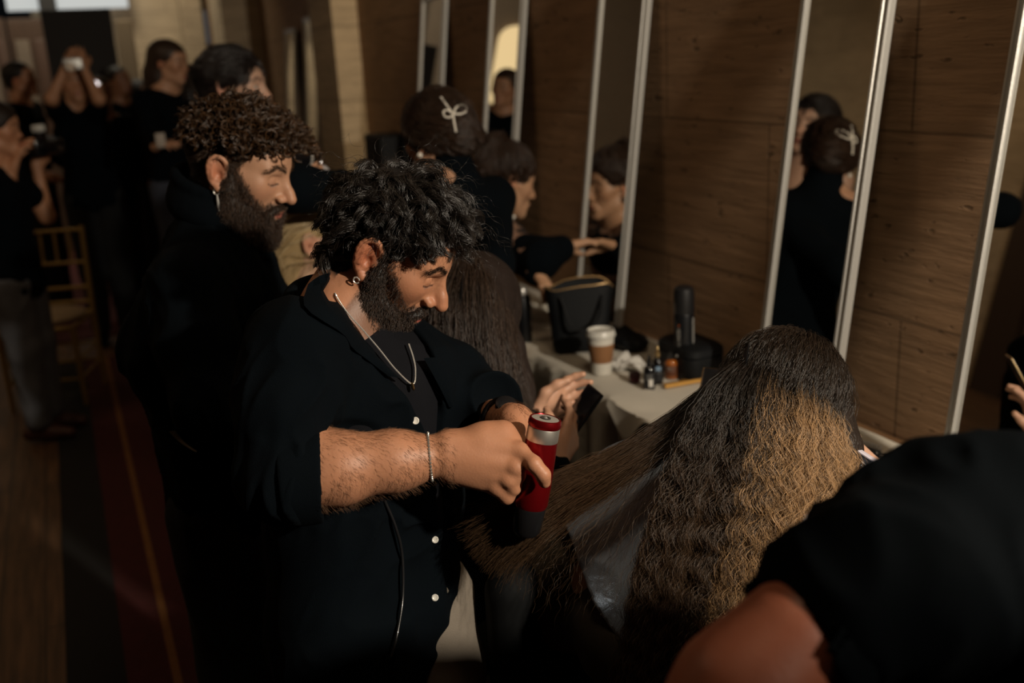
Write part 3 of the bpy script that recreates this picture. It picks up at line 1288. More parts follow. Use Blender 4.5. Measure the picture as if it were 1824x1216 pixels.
# overshirt ------------------------------------------------------------
SO = Sdf(.03)
fwd_h = nrm(m_chest * np.array([1, 1, 0]))
up_t = nrm(chest - hips)
for sgn in (1, -1):
    q = m_side * sgn
    SO.chain([neck0 - zup * .085 + q * .065, chest + q * .062, belly + q * .062, hips + q * .064, hips + q * .066 - zup * .13], [.062, .105, .100, .108, .112] if sgn > 0 else [.062, .105, .094, .078, .072], .06)
SO.rc(neck0 + m_side * .015 - zup * .035, rs_ + np.array([0, 0, -.02]), .052, .066, .05)
SO.rc(neck0 - m_side * .015 - zup * .045, ls_ + np.array([0, 0, -.02]), .046, .058, .05)
elb_out = re_ + D(-.7, -.5, 0) * .012
cuff = P(574, 846, 1.425)
SO.chain([rs_ + np.array([0, 0, -.02]), (rs_ + re_) / 2 + D(-.9, 0, .1) * .012, elb_out], [.068, .066, .060], .04)
SO.rc(elb_out, cuff - nrm(rw_ - re_) * .045, .060, .0575, .03)
SO.chain([ls_, le_ + D(0, .3, 0) * .01, P(880, 712, 1.63)], [.066, .056, .050], .04)
w1 = wave_noise(5, 24, (1, 1, 1), 1.0)
fo1 = folds(21, .0055, 52, (1, 1, .7))
fo2 = folds(33, .0035, 90, (1, 1, .5))
fo_sl = wave_noise(41, 95, (1, 1, 1), .8)
arm_axis = nrm(rw_ - re_)
def shirt_disp(p):
    d = fo1(p) + fo2(p) + .003 * w1(p)
    # gathers round the rolled sleeve at the elbow
    t = (p - elb_out) @ arm_axis
    near = np.exp(-(np.linalg.norm(p - (elb_out + cuff) / 2, axis=1) / .075) ** 2)
    ang = (p - elb_out) @ D(.30, .95, 0)
    lat = (p - elb_out) @ D(.93, -.25, .2)
    d = d + near * .0055 * np.sin(lat * 190 + 22 * ang)
    return d
SO.disp = shirt_disp
SO.damp = .014
# sleeve ends and the open front
cut_n = arm_axis
# torso pieces share the mesh with the sleeves, so openings are carved locally
SO.ops.append(('rc', (cuff + arm_axis * .058, cuff + arm_axis * .30, .080, .080), cuff + arm_axis * .19, .20, .004, '-'))
SK = Sdf(.006)
SK.rc(cuff - arm_axis * .050, cuff + arm_axis * .05, .0675, .0645)
SK.rc(cuff - arm_axis * .03, cuff + arm_axis * .10, .0600, .0580, .003, '-')
SK.cut(cuff, nrm(arm_axis + D(.3, -1, 0) * .05), .005)
SK.cut(cuff - arm_axis * .060, -arm_axis, .005)
kf = wave_noise(77, 60)
SK.disp = lambda p: .0018 * kf(p)
SK.damp = .003
SK.build('cuff', .003, black_cloth, M)
lax = nrm(P(880, 712, 1.63) - le_)
lc = P(884, 716, 1.63)
SO.ops.append(('rc', (lc + lax * .06, lc + lax * .16, .06, .06), lc + lax * .11, .12, .004, '-'))
SO.rc(cuff + arm_axis * .02, rw_ + arm_axis * .05, .062, .048, .004, '-')
# V opening: a channel in front of the breastbone
SOf = Sdf(.03)
SOf.ops = list(SO.ops)
vline = [(694, 590, .048), (738, 655, .043), (772, 742, .023), (782, 850, .019), (792, 960, .016), (800, 1050, .010)]
vp = [surf(SOf, x, y, 1.2, 1.9) for x, y, r in vline]
for i in range(len(vp) - 1):
    SO.rc(vp[i], vp[i + 1], vline[i][2], vline[i + 1][2], .006, '-')
SO.rc(neck0 + zup * .0, neck0 + zup * .2, .070, .085, .012, '-')
SO.cut(hips - zup * .125 , (0, 0, -1), .004)
m_shirt = SO.build('overshirt', .0036, black_cloth, M)

# tee shirt under it
ST = Sdf(.03)
for sgn in (1, -1):
    q = m_side * sgn
    ST.chain([neck0 - zup * .07 + q * .035, chest + q * .052 , belly + q * .050, hips + q * .050 - zup * .02], [.056, .095, .084, .072], .06)
ST.rc(neck0 - zup * .025, neck0 - zup * .08 + m_chest * .005, .058, .078, .04)
ST.rc(neck0 + m_chest * .008 + zup * .100, neck0 + m_chest * .055 + zup * .16, .066, .08, .008, '-')
ST.rc(cuff - arm_axis * .02, rw_ + arm_axis * .05, .062, .048, .004, '-')
ST.disp = folds(55, .003, 50, (1, 1, .5))
ST.damp = .006
ST.build('tee_shirt', .0045, grey_tee, M)

# lapels, collar and buttons
def sheet(name, S, inner, outer, m, parent, off=.006, th=.003, n=14, k=5, d0=1.1, d1=2.0):
    a = catmull([(x, y, 0) for x, y in inner], n)
    b = catmull([(x, y, 0) for x, y in outer], n)
    G = np.zeros((n, k, 3))
    for i in range(n):
        for j in range(k):
            t = j / (k - 1)
            x, y = a[i, :2] * (1 - t) + b[i, :2] * t
            p = surf(S, x, y, d0, d1)
            g = S.grad(p[None])[0]
            G[i, j] = p + g * (off + .010 * (1 - t) * (i / n) * 0 + .004 * math.sin(t * math.pi))
    nv = nrm(CAMP - G[n // 2, k // 2])
    return MB().grid(G, th, nv).build(name, m, parent)


sheet('lapel', SOf, [(584, 492), (604, 540), (628, 588), (664, 632), (712, 676)], [(548, 512), (543, 552), (606, 596), (626, 624), (690, 672)], black_cloth, M, .005, .003)
sheet('lapel', SOf, [(752, 640), (768, 668), (784, 698), (796, 724)], [(782, 640), (806, 668), (808, 694), (804, 722)], black_cloth, M, .005, .003, 10)
ring = []
for i in range(22):
    a = math.radians(118 + 165 * i / 21.0)
    ring.append(neck0 + zup * (.026 + .030 * math.cos(a - math.pi)) + .076 * (math.cos(a) * fwd_h + math.sin(a) * m_side) - zup * .03)
cb = Sdf(.01)
cb.chain([p + zup * .016 for p in ring], [.011] * 22)
cb.chain([p - zup * .012 for p in ring], [.015] * 22)
cb.build('collar', .004, black_cloth, M)
pearl = mat('pearl_button', (.72, .70, .64), .3, coat=.5)
for (x, y, r) in ((740, 749, .0058), (775, 961, .0055), (775, 1064, .0055), (689, 656, .0030)):
    p = surf(SO, x, y, 1.1, 2.0)
    g = nrm(CAMP - p)
    MB().lathe([(.001, -.002), (r, -.002), (r, .0012), (r * .8, .002), (r * .55, .0012), (.0002, .0012)], p + g * .002, g, 20).build('button', pearl, M)
# necklace with pendant, earring, bracelet, watch
nl = catmull([(580, 484, 0), (588, 503, 0), (601, 530, 0), (620, 558, 0), (646, 587, 0), (675, 621, 0), (705, 658, 0), (735, 684, 0), (740, 660, 0), (736, 636, 0), (728, 612, 0)], 170)
SN = Sdf(.01)
SN.ops = SM.ops + ST.ops
lk = MB()
for i in range(len(nl) - 1):
    p = surf(SN, nl[i, 0], nl[i, 1], 1.1, 2.0)
    g = nrm(CAMP - p)
    q_ = surf(SN, nl[i + 1, 0], nl[i + 1, 1], 1.1, 2.0)
    lk.tube([p + g * .0028, (p + q_) / 2 + g * .0034, q_ + g * .0028], [.0009, .0016, .0009], 6, False)
neck_l = lk.build('necklace', silver, M)
p = surf(SN, 735, 688, 1.1, 2.0) + nrm(CAMP - surf(SN, 735, 688, 1.1, 2.0)) * .004
MB().lathe([(.0005, -.007), (.004, -.005), (.0052, 0), (.004, .005), (.0005, .007)], p, CU * .9 + CR * -.3, 14, squash=.5).build('pendant', gold_metal, neck_l)
e0 = MH.w(.0865, -.006, -.0385)
MB().tube([e0 + .0048 * (math.cos(a) * MH.dirw(0, 1, 0) + math.sin(a) * MH.dirw(0, 0, 1)) - MH.dirw(0, 0, .004) for a in np.linspace(.5, 6.1, 20)], .0012, 8).build('earring', silver, M)
bc = rw_ + arm_axis * -.010
b1 = nrm(np.cross(arm_axis, CB))
b2 = np.cross(arm_axis, b1)
bl = MB()
for i in range(44):
    a = 2 * math.pi * i / 44
    d_ = math.cos(a) * b1 + math.sin(a) * b2
    # bead sits on the skin
    t_ = .058
    for _ in range(30):
        t_ -= float(SM.eval((bc + d_ * t_)[None])[0])
    c_ = bc + d_ * (t_ + .0016) + arm_axis * (.004 * math.sin(a))
    bl.lathe([(.0004, -.0024), (.0021, -.0012), (.0021, .0012), (.0004, .0024)], c_, np.cross(arm_axis, d_), 8)
bl.build('bracelet', mat('dark_silver', (.50, .48, .44), .3, .8), M)
wax = nrm(lw_ - le_)
wc = lw_ - wax * .045
w1_ = nrm(np.cross(wax, CB))
w2_ = np.cross(wax, w1_)
wr_pts = [wc + .0375 * (math.cos(a) * w1_ + math.sin(a) * w2_) for a in np.linspace(0, 2 * math.pi, 30)]
wtc = MB().tube(wr_pts, .007, 8, flat=.45).build('wristwatch', mat('watch_black', (.012, .012, .013), .25, .6), M)
wd = D(.1, .75, .65)
MB().lathe([(.001, 0), (.017, 0), (.017, .007), (.014, .009), (.001, .009)], wc + wd * .034, wd, 24).build('watch_case', mat('watch_steel', (.05, .05, .055), .25, .8), wtc)

# hair
def hairline(ql, low=-.045):
    m = scalp_mask(ql) * (np.abs(ql[:, 0]) < .1) * (np.abs(ql[:, 1]) < .13) * (ql[:, 2] > low) * (ql[:, 2] < .14)
    return m * np.where((np.abs(ql[:, 0]) > .070) & (ql[:, 1] > -.036) & (ql[:, 1] < .012) & (ql[:, 2] < .032), 0, 1)


SMH = Sdf(.012)
head_ops(SMH, MH, True, detail=False)
SHb = Sdf(.012)
SHb.el(MH.w(0, -.014, .040), (.080, .101, .084), MH.R)
SHb.el(MH.w(0, -.060, -.010), (.062, .048, .062), MH.R)
SHb.ops.append(('el', (MH.w(0, .105, -.040), np.array([.100, .088, .098]), MH.R), MH.w(0, .105, -.04), .10, .008, '-'))
for q in (-1, 1):
    SHb.ops.append(('el', (MH.w(q * .085, .004, -.035), np.array([.035, .036, .055]), MH.R), MH.w(q * .085, .004, -.035), .06, .008, '-'))
SHb.disp = folds(71, .006, 60)
SHb.damp = .008
m_hair = SHb.build('hair', .004, dark_hair, M)
co, qd = sample_surface(m_body.data, 0)
mk = hairline(MH.loc(co))
roots = pick(co, qd, mk, 330, 5)
rl = MH.loc(roots)
def m_dir(q, t):
    c = np.array([.008, -.062, .105])
    d = q - c
    d = d / (np.linalg.norm(d, axis=1, keepdims=True) + 1e-6)
    d[:, 1] += np.where(q[:, 2] > .05, .30, np.where(q[:, 1] < -.04, .10, -.40))
    d[:, 2] -= .15 + .4 * t
    d[:, 0] += .15 * np.sign(q[:, 0]) * (q[:, 2] > .03)
    return d
rr8 = np.random.default_rng(8)
frt = np.clip((rl[:, 1] - .02) / .03, 0, 1) * (np.abs(rl[:, 0] - .0) < .05)
side_L = .85 * np.clip(rl[:, 2] - .035, 0, .1) + .012
top_L = np.where(rl[:, 1] > .035, .024 + .020 * rr8.random(len(rl)), .076)
wside = np.clip((np.abs(rl[:, 0]) - .022) / .02, 0, 1) * (rl[:, 1] < .055)
Lm = np.where(rl[:, 1] < -.055, .036, top_L * (1 - wside) + np.minimum(side_L, .085) * wside)
Lm = Lm * rr8.uniform(.8, 1.12, len(rl))
Lm = np.where((rr8.random(len(rl)) < .16) & (frt > .3), Lm * 1.6, Lm)
X = locks(SMH, MH, roots, m_dir, Lm, 46, 15, .0092, .0092, 15, 9, lambda t: .70 * (1 - t) ** 1.5 + .06, .25, .004, .55)
strands('hair_strands', X, .00042, .00018, dark_strand, m_hair)
# finer, messier flyaway strands
roots2 = pick(co, qd, mk * (MH.loc(co)[:, 2] > .02), 500, 6)
X2 = locks(SMH, MH, roots2, m_dir, np.random.default_rng(5).uniform(.5, 1.35, 500) * np.clip(.045 + .6 * (MH.loc(roots2)[:, 2] - .03), .03, .095), 1, 13, .003, .006, 22, 19, lambda t: 1.1 * (1 - t) + .1, .2, .004, .2)
strands('flyaway_strands', X2, .00025, .0001, dark_strand, m_hair)
beard_m = hair_mat('beard_strand', (.010, .006, .004), (.045, .024, .014), .45, .4)
beard('beard', SM, MH, M, dark_hair, beard_m, 12, 9000, .011)
brow_strands('eyebrows', MH, SM, m_body.data, dark_strand, M)

co, qd = sample_surface(m_body.data, 0)
ta = (co - cuff) @ arm_axis
tl = np.linalg.norm((rw_ - cuff))
da = np.linalg.norm(co - cuff - ta[:, None] * arm_axis, axis=1)
am = ((ta > -.01) & (ta < tl * 1.12) & (da < .075)).astype(float)
am *= np.clip(.35 + .65 * (wave_noise(9, 60)(co) > -.2), 0, 1)
roots = pick(co, qd, am, 2600, 31)
ad = arm_axis * .8 + D(.2, -.75, 0)
X = locks(SM, MH, roots, lambda q, t: np.tile(MH.R.T @ ad, (len(q), 1)), .013 * np.random.default_rng(3).uniform(.5, 1.1, 2600), 1, 5, 0, .0008, 40, 33, .12, 0, .0004)
arm_hair = hair_mat('arm_hair', (.07, .034, .016), (.17, .085, .042), .5, .3)
strands('arm_hair', X, .00013, .00005, arm_hair, M)
lax2 = nrm(lw_ - le_)
tb_ = (co - lw_) @ lax2
db_ = np.linalg.norm(co - lw_ - tb_[:, None] * lax2, axis=1)
am = ((tb_ > -.13) & (tb_ < .03) & (db_ < .055)).astype(float)
roots = pick(co, qd, am, 900, 32)
X = locks(SM, MH, roots, lambda q, t: np.tile(MH.R.T @ (lax2 * .8 + D(.2, -.75, 0)), (len(q), 1)), .015, 1, 5, 0, .0008, 40, 34, .25, 0, .0004)
strands('arm_hair', X, .00018, .00006, arm_hair, M)

# trousers ---------------------------------------------------------------
TR = Sdf(.03)
for sgn in (1, -1):
    hp = hips + m_side * .080 * sgn
    kp = hp * np.array([1, 1, 0]) + np.array([0, 0, .46]) + m_chest * .02
    ap = hp * np.array([1, 1, 0]) + np.array([0, 0, .10])
    TR.chain([hp - zup * .02, hp * .6 + kp * .4, kp, ap], [.098, .098, .078, .068], .03)
TR.disp = folds(91, .005, 40, (1, 1, .5))
TR.damp = .008
TR.build('trousers', .006, khaki, M)
for sgn in (1, -1):
    hp = hips + m_side * .085 * sgn
    fp = hp * np.array([1, 1, 0])
    SS = Sdf(.02)
    SS.chain([fp + zup * .045 - fwd_h * .05, fp + zup * .045 + fwd_h * .06, fp + zup * .034 + fwd_h * .16], [.044, .042, .032])
    SS.cut(fp + zup * .013, (0, 0, -1))
    SS.build('shoe', .006, black_cloth, M)

# red hair tool in his hand -------------------------------------------------
red_metal = mat('red_anodised', (.26, .005, .008), .30, .75, spec=.6)
WT = empty('hair_straightener', tool_b, 'red cylindrical hair styling tool with silver band, gripped in the front hairdresser\'s hand', 'hair tool')
ln = np.linalg.norm(tool_a - tool_b)
MB().lathe([(.0240, 0), (.0262, .006), (.0262, .030), (.0250, ln * .55), (.0236, ln - .034)], tool_b, tdir, 48).build('handle', red_metal, WT)
MB().lathe([(.0237, ln - .034), (.0240, ln - .033), (.0238, ln - .014), (.0235, ln - .013)], tool_b, tdir, 48).build('band', mat('brushed_silver', (.70, .66, .60), .38, .9), WT)
MB().lathe([(.0236, ln - .0125), (.0246, ln - .011), (.0248, ln - .006), (.0236, ln - .001), (.0212, ln), (.0205, ln - .0015)], tool_b, tdir, 48).build('rim', red_metal, WT)
MB().lathe([(.0206, ln - .004), (.0206, ln - .0012), (.009, ln - .0008), (.0001, ln - .0008)], tool_b, tdir, 48).build('end_cap', mat('grey_cap', (.28, .26, .23), .6), WT)
sk = MB().lathe([(.0078, ln - .002), (.0078, ln + .0006), (.0055, ln + .0006), (.0055, ln - .001), (.0001, ln - .001)], tool_b, tdir, 32).build('socket', mat('dark_socket', (.05, .045, .04), .4), WT)
MB().lathe([(.0022, ln - .001), (.0022, ln + .0015), (.0008, ln + .0020)], tool_b, tdir, 16).build('pin', silver, sk)
MB().lathe([(.018, -.045), (.0225, -.038), (.0245, -.004), (.0240, 0)], tool_b, tdir, 40).build('tip', mat('gloss_black', (.008, .008, .009), .28), WT)
cordp = catmull([surf(SOf, 686, 890, 1.1, 2.0) + D(0, 0, 1) * .006, surf(SOf, 706, 935, 1.1, 2) + D(0, 0, 1) * .012, surf(SOf, 718, 985, 1.1, 2) + D(0, 0, 1) * .014, surf(SOf, 719, 1060, 1.1, 2) + D(0, 0, 1) * .014, surf(SOf, 708, 1130, 1.1, 2) + D(0, 0, 1) * .012, surf(SOf, 698, 1165, 1.1, 2) + D(0, 0, 1) * .010], 40)
tag(MB().tube(cordp, .0024, 10).build('power_cord', mat('cord_black', (.012, .012, .013), .22, coat=.6)), 'thin glossy black cord hanging down the front hairdresser\'s black shirt', 'cord')


# ------------------------------------------------------------------ the curly-haired hairdresser behind him
C = empty('person', P(420, 1180, 2.0) * np.array([1, 1, 0]), 'bearded person with short curly brown hair and drop earring, black shirt, behind front hairdresser', 'person')
CH = Head.at_ear(383, 308, 1.92, 81, 20, 0, .99)
c_f, c_u = facing(60, 0)
c_side = nrm(np.cross(c_f, ZU))
c_neck = P(372, 432, 2.02)
c_chest = c_neck - ZU * .20 - c_f * .02
c_belly = c_neck - ZU * .40 + c_f * .01
c_hips = c_neck - ZU * .56 - c_f * .00
c_rs = P(335, 495, 1.90)
c_ls = c_neck * 2 - c_rs
c_ls[2] = c_rs[2]
c_re = P(372, 715, 1.86)
c_rw = P(520, 760, 1.86)
c_le = c_ls - ZU * .27 + c_f * .06
c_lw = c_le + c_f * .22 + ZU * .06
SCb = Sdf(.012)
head_ops(SCb, CH, True, nose=1.04)
SCb.rc(CH.w(0, -.030, -.045), c_neck, .056, .062, .03)
SCb.rc(CH.w(.030, .0, -.075), c_neck + c_f * .03, .016, .014, .03)
SCb.chain([c_neck, c_chest, c_belly, c_hips], [.06, .10, .095, .10], .05)
for a, b, e, q in ((c_rs, c_re, c_rw, -1), (c_ls, c_le, c_lw, 1)):
    SCb.rc(c_neck - ZU * .06, a - ZU * .03, .036, .036, .05)
    SCb.chain([a, b, e], [.042, .040, .028], .03)
    rest_hand(SCb, e, nrm(e - b), D(0, .8, .6), 1.0, .8, q)
for sgn in (1, -1):
    hp = c_hips + c_side * .085 * sgn
    SCb.chain([hp, hp * np.array([1, 1, .53]), hp * np.array([1, 1, 0]) + ZU * .10], [.075, .05, .038], .03)
c_body = SCb.build('body', .0032, skin_m, C, head_color(CH, (.47, .255, .155), beard=(.035, .021, .014), lips=(.34, .11, .08), brow=(.03, .018, .012)))
SCs = Sdf(.03)
for sgn in (1, -1):
    q = c_side * sgn
    SCs.chain([c_neck - ZU * .075 + q * .075, c_chest + q * .075, c_belly + q * .060, c_hips + q * .068], [.060, .115, .100, .108], .07)
for a, b, e in ((c_rs, c_re, c_rw), (c_ls, c_le, c_lw)):
    SCs.rc(c_neck - ZU * .03, a - ZU * .02, .055, .066, .06)
    SCs.chain([a - ZU * .02, (a + b) / 2, b, b * .5 + e * .5, e], [.074, .070, .062, .052, .042], .04)
c_col = CH.w(0, -.040, -.062)
rg = []
for i in range(25):
    a = 2 * math.pi * i / 24.0
    rg.append(c_col + .072 * (math.cos(a) * c_f + math.sin(a) * c_side) - ZU * (.030 * math.cos(a)))
ckb = Sdf(.012)
ckb.chain([p + ZU * .018 for p in rg], [.010] * 25)
ckb.chain([p - ZU * .012 for p in rg], [.017] * 25)
ckb.chain([p - ZU * .034 for p in rg], [.024] * 25)
ckb.build('collar', .005, black_cloth, C)
SCs.rc(c_neck - ZU * .10, c_col - ZU * .030, .115, .076, .05)
cf1, cf2 = folds(121, .006, 46, (1, 1, .6)), folds(133, .0035, 85, (1, 1, .5))
SCs.disp = lambda p: cf1(p) + cf2(p)
SCs.damp = .011
SCs.cut(c_hips - ZU * .10, (0, 0, -1), .004)
SCs.build('shirt', .0045, black_cloth, C)
CT = Sdf(.03)
for sgn in (1, -1):
    hp = c_hips + c_side * .078 * sgn
    CT.chain([hp, hp * np.array([1, 1, .53]), hp * np.array([1, 1, 0]) + ZU * .09], [.105, .085, .072], .03)
CT.disp = folds(191, .005, 40, (1, 1, .5))
CT.damp = .008
CT.build('trousers', .008, mat('black_trouser_cloth', (.0012, .0022, .0030), .95, var=.2), C)
for sgn in (1, -1):
    hp = (c_hips + c_side * .085 * sgn) * np.array([1, 1, 0])
    S_ = Sdf(.02)
    S_.chain([hp + ZU * .045 - c_f * .05, hp + ZU * .045 + c_f * .06, hp + ZU * .034 + c_f * .16], [.044, .042, .032])
    S_.cut(hp + ZU * .013, (0, 0, -1))
    S_.build('shoe', .008, black_cloth, C)
# short curls on top, faded sides, full beard
SCH = Sdf(.012)
head_ops(SCH, CH, True, detail=False)
Sc = Sdf(.012)
Sc.el(CH.w(0, -.010, .052), (.076, .094, .080), CH.R)
Sc.ops.append(('el', (CH.w(0, .112, -.045), np.array([.100, .084, .108]), CH.R), CH.w(0, .112, -.045), .11, .008, '-'))
Sc.ops.append(('el', (CH.w(0, -.05, -.035), np.array([.2, .2, .065]), CH.R), CH.w(0, -.05, -.035), .2, .008, '-'))
Sc.disp = folds(171, .004, 110)
Sc.damp = .006
curl_base = mat('brown_hair', (.016, .010, .007), .55, var=.4, vscale=30, bump=.8, bscale=120, spec=.35)
c_hair = Sc.build('hair', .004, curl_base, C)
co, qd = sample_surface(c_body.data, 0)
ql = CH.loc(co)
hm = hairline(ql, -.06)
top = hm * np.clip((ql[:, 2] - .045) / .02, 0, 1)
roots = pick(co, qd, top, 620, 15)
def c_dir(q, t):
    c = np.array([0, -.07, .10])
    d = q - c
    d = d / (np.linalg.norm(d, axis=1, keepdims=True) + 1e-6)
    d[:, 1] += .55
    return d
rl = CH.loc(roots)
X = locks(SCH, CH, roots, c_dir, np.where(rl[:, 1] > .03, .052, .042) * np.random.default_rng(4).uniform(.7, 1.2, 620), 16, 18, .0024, .0072, 46, 51, lambda t: .9 * (1 - t) + .25, .15, .003, .3, ramp=.3)
curl_m = hair_mat('curl_strand', (.008, .005, .0035), (.085, .040, .015), .35, .55)
strands('hair_strands', X, .00042, .00022, curl_m, c_hair)
sides = hm * np.clip((.062 - ql[:, 2]) / .02, 0, 1)
roots = pick(co, qd, sides, 5200, 16)
rl = CH.loc(roots)
X = locks(SCH, CH, roots, lambda q, t: np.tile(np.array([0, -.5, -1.0]), (len(q), 1)), .008 + .012 * np.clip((rl[:, 2] + .03) / .09, 0, 1), 1, 6, 0, .0015, 60, 52, .4, 0, .0004)
strands('side_strands', X, .00034, .00016, curl_m, c_hair)
c_beard = hair_mat('brown_beard_strand', (.012, .007, .005), (.07, .038, .022), .45, .4)
beard('beard', SCb, CH, C, curl_base, c_beard, 62, 9000, .014)
brow_strands('eyebrows', CH, SCb, c_body.data, curl_m, C)
e0 = CH.w(.084, -.004, -.038)
er = MB().tube([e0 + .006 * (math.cos(a) * CH.dirw(0, 1, 0) + math.sin(a) * CH.dirw(0, 0, 1)) - ZU * .002 for a in np.linspace(.2, 6.1, 18)], .0011, 8).build('earring', silver, C)
MB().tube([e0 - ZU * .008, e0 - ZU * .018, e0 - ZU * .03, e0 - ZU * .042], [.0016, .0028, .0024, .0012], 8).build('drop', silver, er)
tw = MB()
q0 = P(302, 768, 1.90)
G = np.array([[q0 + CR * (.004 * i + .004 * j * (1 - i / 6)) * 1.2 - CU * (.0065 * i) - CB * .012 * j * .3 + CR * .0012 * i * i * .5 for j in range(3)] for i in range(7)])
tw.grid(G, .003, CB)
tag(tw.build('towel_corner', mat('cream_towel', (.55, .48, .36), .9)), 'small cream cloth corner sticking out at the back of the curly-haired hairdresser\'s waist', 'cloth')


# ------------------------------------------------------------------ seated client with long wavy hair, seen from behind
L = empty('person', P(1150, 1200, 1.75) * np.array([1, 1, 0]), 'seated client seen from behind with long wavy dark-to-golden hair and a pale blue denim jacket', 'person')
LH = Head.at(1398, 728, 1.62, 140, 22, 0, .97)
l_f, _ = facing(125, 0)
l_side = nrm(np.cross(l_f, ZU))
l_neck = LH.w(0, -.045, -.12)
l_hips = P(1078, 1052, 1.66)
l_mid = l_neck * .5 + l_hips * .5 + ZU * .012 - CB * .05
SL = Sdf(.012)
head_ops(SL, LH, False)
SL.rc(LH.w(0, -.03, -.05), l_neck, .05, .055, .03)
SL.chain([l_neck, l_mid, l_hips], [.05, .065, .07], .05)
l_arm = {-1: (np.array([1.10, 1.40, .82]), np.array([1.14, 1.57, .85]), nrm((.30, .25, .9)), nrm((-.7, -.6, .2))),
         1: (P(1600, 960, 1.62), P(1572, 858, 1.64), D(-.85, .75, -.2), D(.3, .5, .8))}
for q in (-1, 1):
    sh = l_neck - ZU * (.06 if q > 0 else .13) + l_side * (.15 if q > 0 else .09) * q - l_f * .03
    el_, wr_, hd_, bk_ = l_arm[q]
    SL.rc(l_neck - ZU * .03, sh, .034, .034, .05)
    SL.chain([sh, el_, wr_], [.038, .036, .026], .03)
    rest_hand(SL, wr_, hd_, bk_, .92, .5, -q)
    kn_ = l_hips + l_f * .38 + l_side * .10 * q - ZU * .06
    kn_[2] = min(kn_[2], .66)
    SL.chain([l_hips + l_side * .09 * q, kn_, kn_ * np.array([1, 1, 0]) + ZU * .1], [.075, .055, .04], .03)
SL.build('body', .005, skin_m, L, head_color(LH, (.5, .29, .2)))
denim = mat('denim', (.33, .42, .56), .85, var=.22, vscale=60, bump=.5, bscale=800)
SJ = Sdf(.03)
for q in (-1, 1):
    SJ.chain([l_neck - ZU * .05 + l_side * .07 * q, l_mid + l_side * .085 * q, l_hips + l_side * .075 * q + ZU * .02], [.075, .105, .105], .06)
    sh = l_neck - ZU * (.06 if q > 0 else .13) + l_side * (.15 if q > 0 else .09) * q - l_f * .03
    el_, wr_ = l_arm[q][:2]
    SJ.chain([sh, el_, el_ * .25 + wr_ * .75], [.066, .058, .045], .04)
jax = nrm(l_hips - l_neck)
SJ.chain([l_hips + l_side * (.085 * math.cos(a)) + l_f * (.02 + .085 * math.sin(a)) + ZU * .005 - jax * .05 for a in np.linspace(0, 6.283, 17)], [.030] * 17, .02)
SJ.disp = folds(211, .005, 45, (1, 1, .7))
SJ.damp = .008
SJ.cut(l_hips - jax * .020, jax, .004)
SJ.build('denim_jacket', .005, denim, L)
SP = Sdf(.03)
for q in (-1, 1):
    kn_ = l_hips + l_f * .38 + l_side * .10 * q - ZU * .06
    kn_[2] = min(kn_[2], .66)
    SP.chain([l_hips + l_side * .085 * q - ZU * .03, kn_, kn_ * np.array([1, 1, 0]) + ZU * .09], [.108, .078, .06], .04)
SP.disp = folds(221, .005, 45)
SP.damp = .008
SP.build('trousers', .008, mat('olive_cloth', (.045, .036, .026), .9, var=.2), L)
for q in (-1, 1):
    kn_ = l_hips + l_f * .38 + l_side * .10 * q
    fp = kn_ * np.array([1, 1, 0])
    S_ = Sdf(.02)
    S_.chain([fp + ZU * .04 - l_f * .05, fp + ZU * .04 + l_f * .05, fp + ZU * .03 + l_f * .14], [.036, .036, .028])
    S_.cut(fp + ZU * .003, (0, 0, -1))
    S_.build('shoe', .009, black_cloth, L)

# hair: a cap over the head, the mass down the back, and the section held out to the left
def px3(lst):
    return np.array([P(*a) for a in lst])


fall = [
    [(1330, 640, 1.575), (1262, 700, 1.535), (1200, 830, 1.505), (1160, 960, 1.495), (1128, 1090, 1.50), (1110, 1230, 1.51)],
    [(1352, 634, 1.580), (1296, 700, 1.522), (1240, 850, 1.485), (1200, 980, 1.475), (1172, 1110, 1.485), (1150, 1230, 1.50)],
    [(1372, 630, 1.585), (1345, 700, 1.515), (1312, 850, 1.470), (1282, 980, 1.462), (1250, 1100, 1.475), (1216, 1220, 1.49)],
    [(1398, 630, 1.585), (1400, 710, 1.518), (1388, 850, 1.468), (1362, 970, 1.460), (1322, 1080, 1.472), (1290, 1180, 1.49)],
    [(1420, 632, 1.580), (1446, 712, 1.528), (1446, 850, 1.480), (1412, 960, 1.470), (1372, 1050, 1.48), (1340, 1140, 1.495)],
    [(1436, 640, 1.575), (1480, 722, 1.560), (1496, 840, 1.520), (1474, 930, 1.50), (1432, 1010, 1.50), (1400, 1080, 1.51)],
    [(1444, 648, 1.590), (1496, 740, 1.610), (1514, 830, 1.570), (1500, 900, 1.54), (1470, 960, 1.53), (1440, 1030, 1.53)],
]
pull = [
    [(1320, 642, 1.585), (1226, 716, 1.560), (1120, 790, 1.545), (1010, 842, 1.545), (930, 884, 1.545), (872, 916, 1.54), (828, 945, 1.545)],
    [(1312, 650, 1.575), (1218, 740, 1.545), (1110, 815, 1.535), (1010, 866, 1.540), (930, 915, 1.540), (874, 952, 1.540), (832, 985, 1.545)],
    [(1304, 662, 1.560), (1212, 768, 1.532), (1105, 838, 1.525), (1010, 894, 1.535), (940, 945, 1.535), (892, 980, 1.535), (858, 1012, 1.54)],
    [(1298, 676, 1.550), (1212, 790, 1.520), (1116, 858, 1.518), (1024, 918, 1.530), (960, 968, 1.530), (922, 1000, 1.535), (898, 1030, 1.54)],
]


def guide_sheet(fam, K):
    return np.stack([catmull(px3(g), K) for g in fam])


def between(Gs, u):
    """guide curve at a fractional position along the family"""
    F = len(Gs)
    x = np.clip(u, 0, 1) * (F - 1)
    i = np.minimum(x.astype(int), F - 2)
    t = (x - i)[:, None, None]
    return Gs[i] * (1 - t) + Gs[i + 1] * t


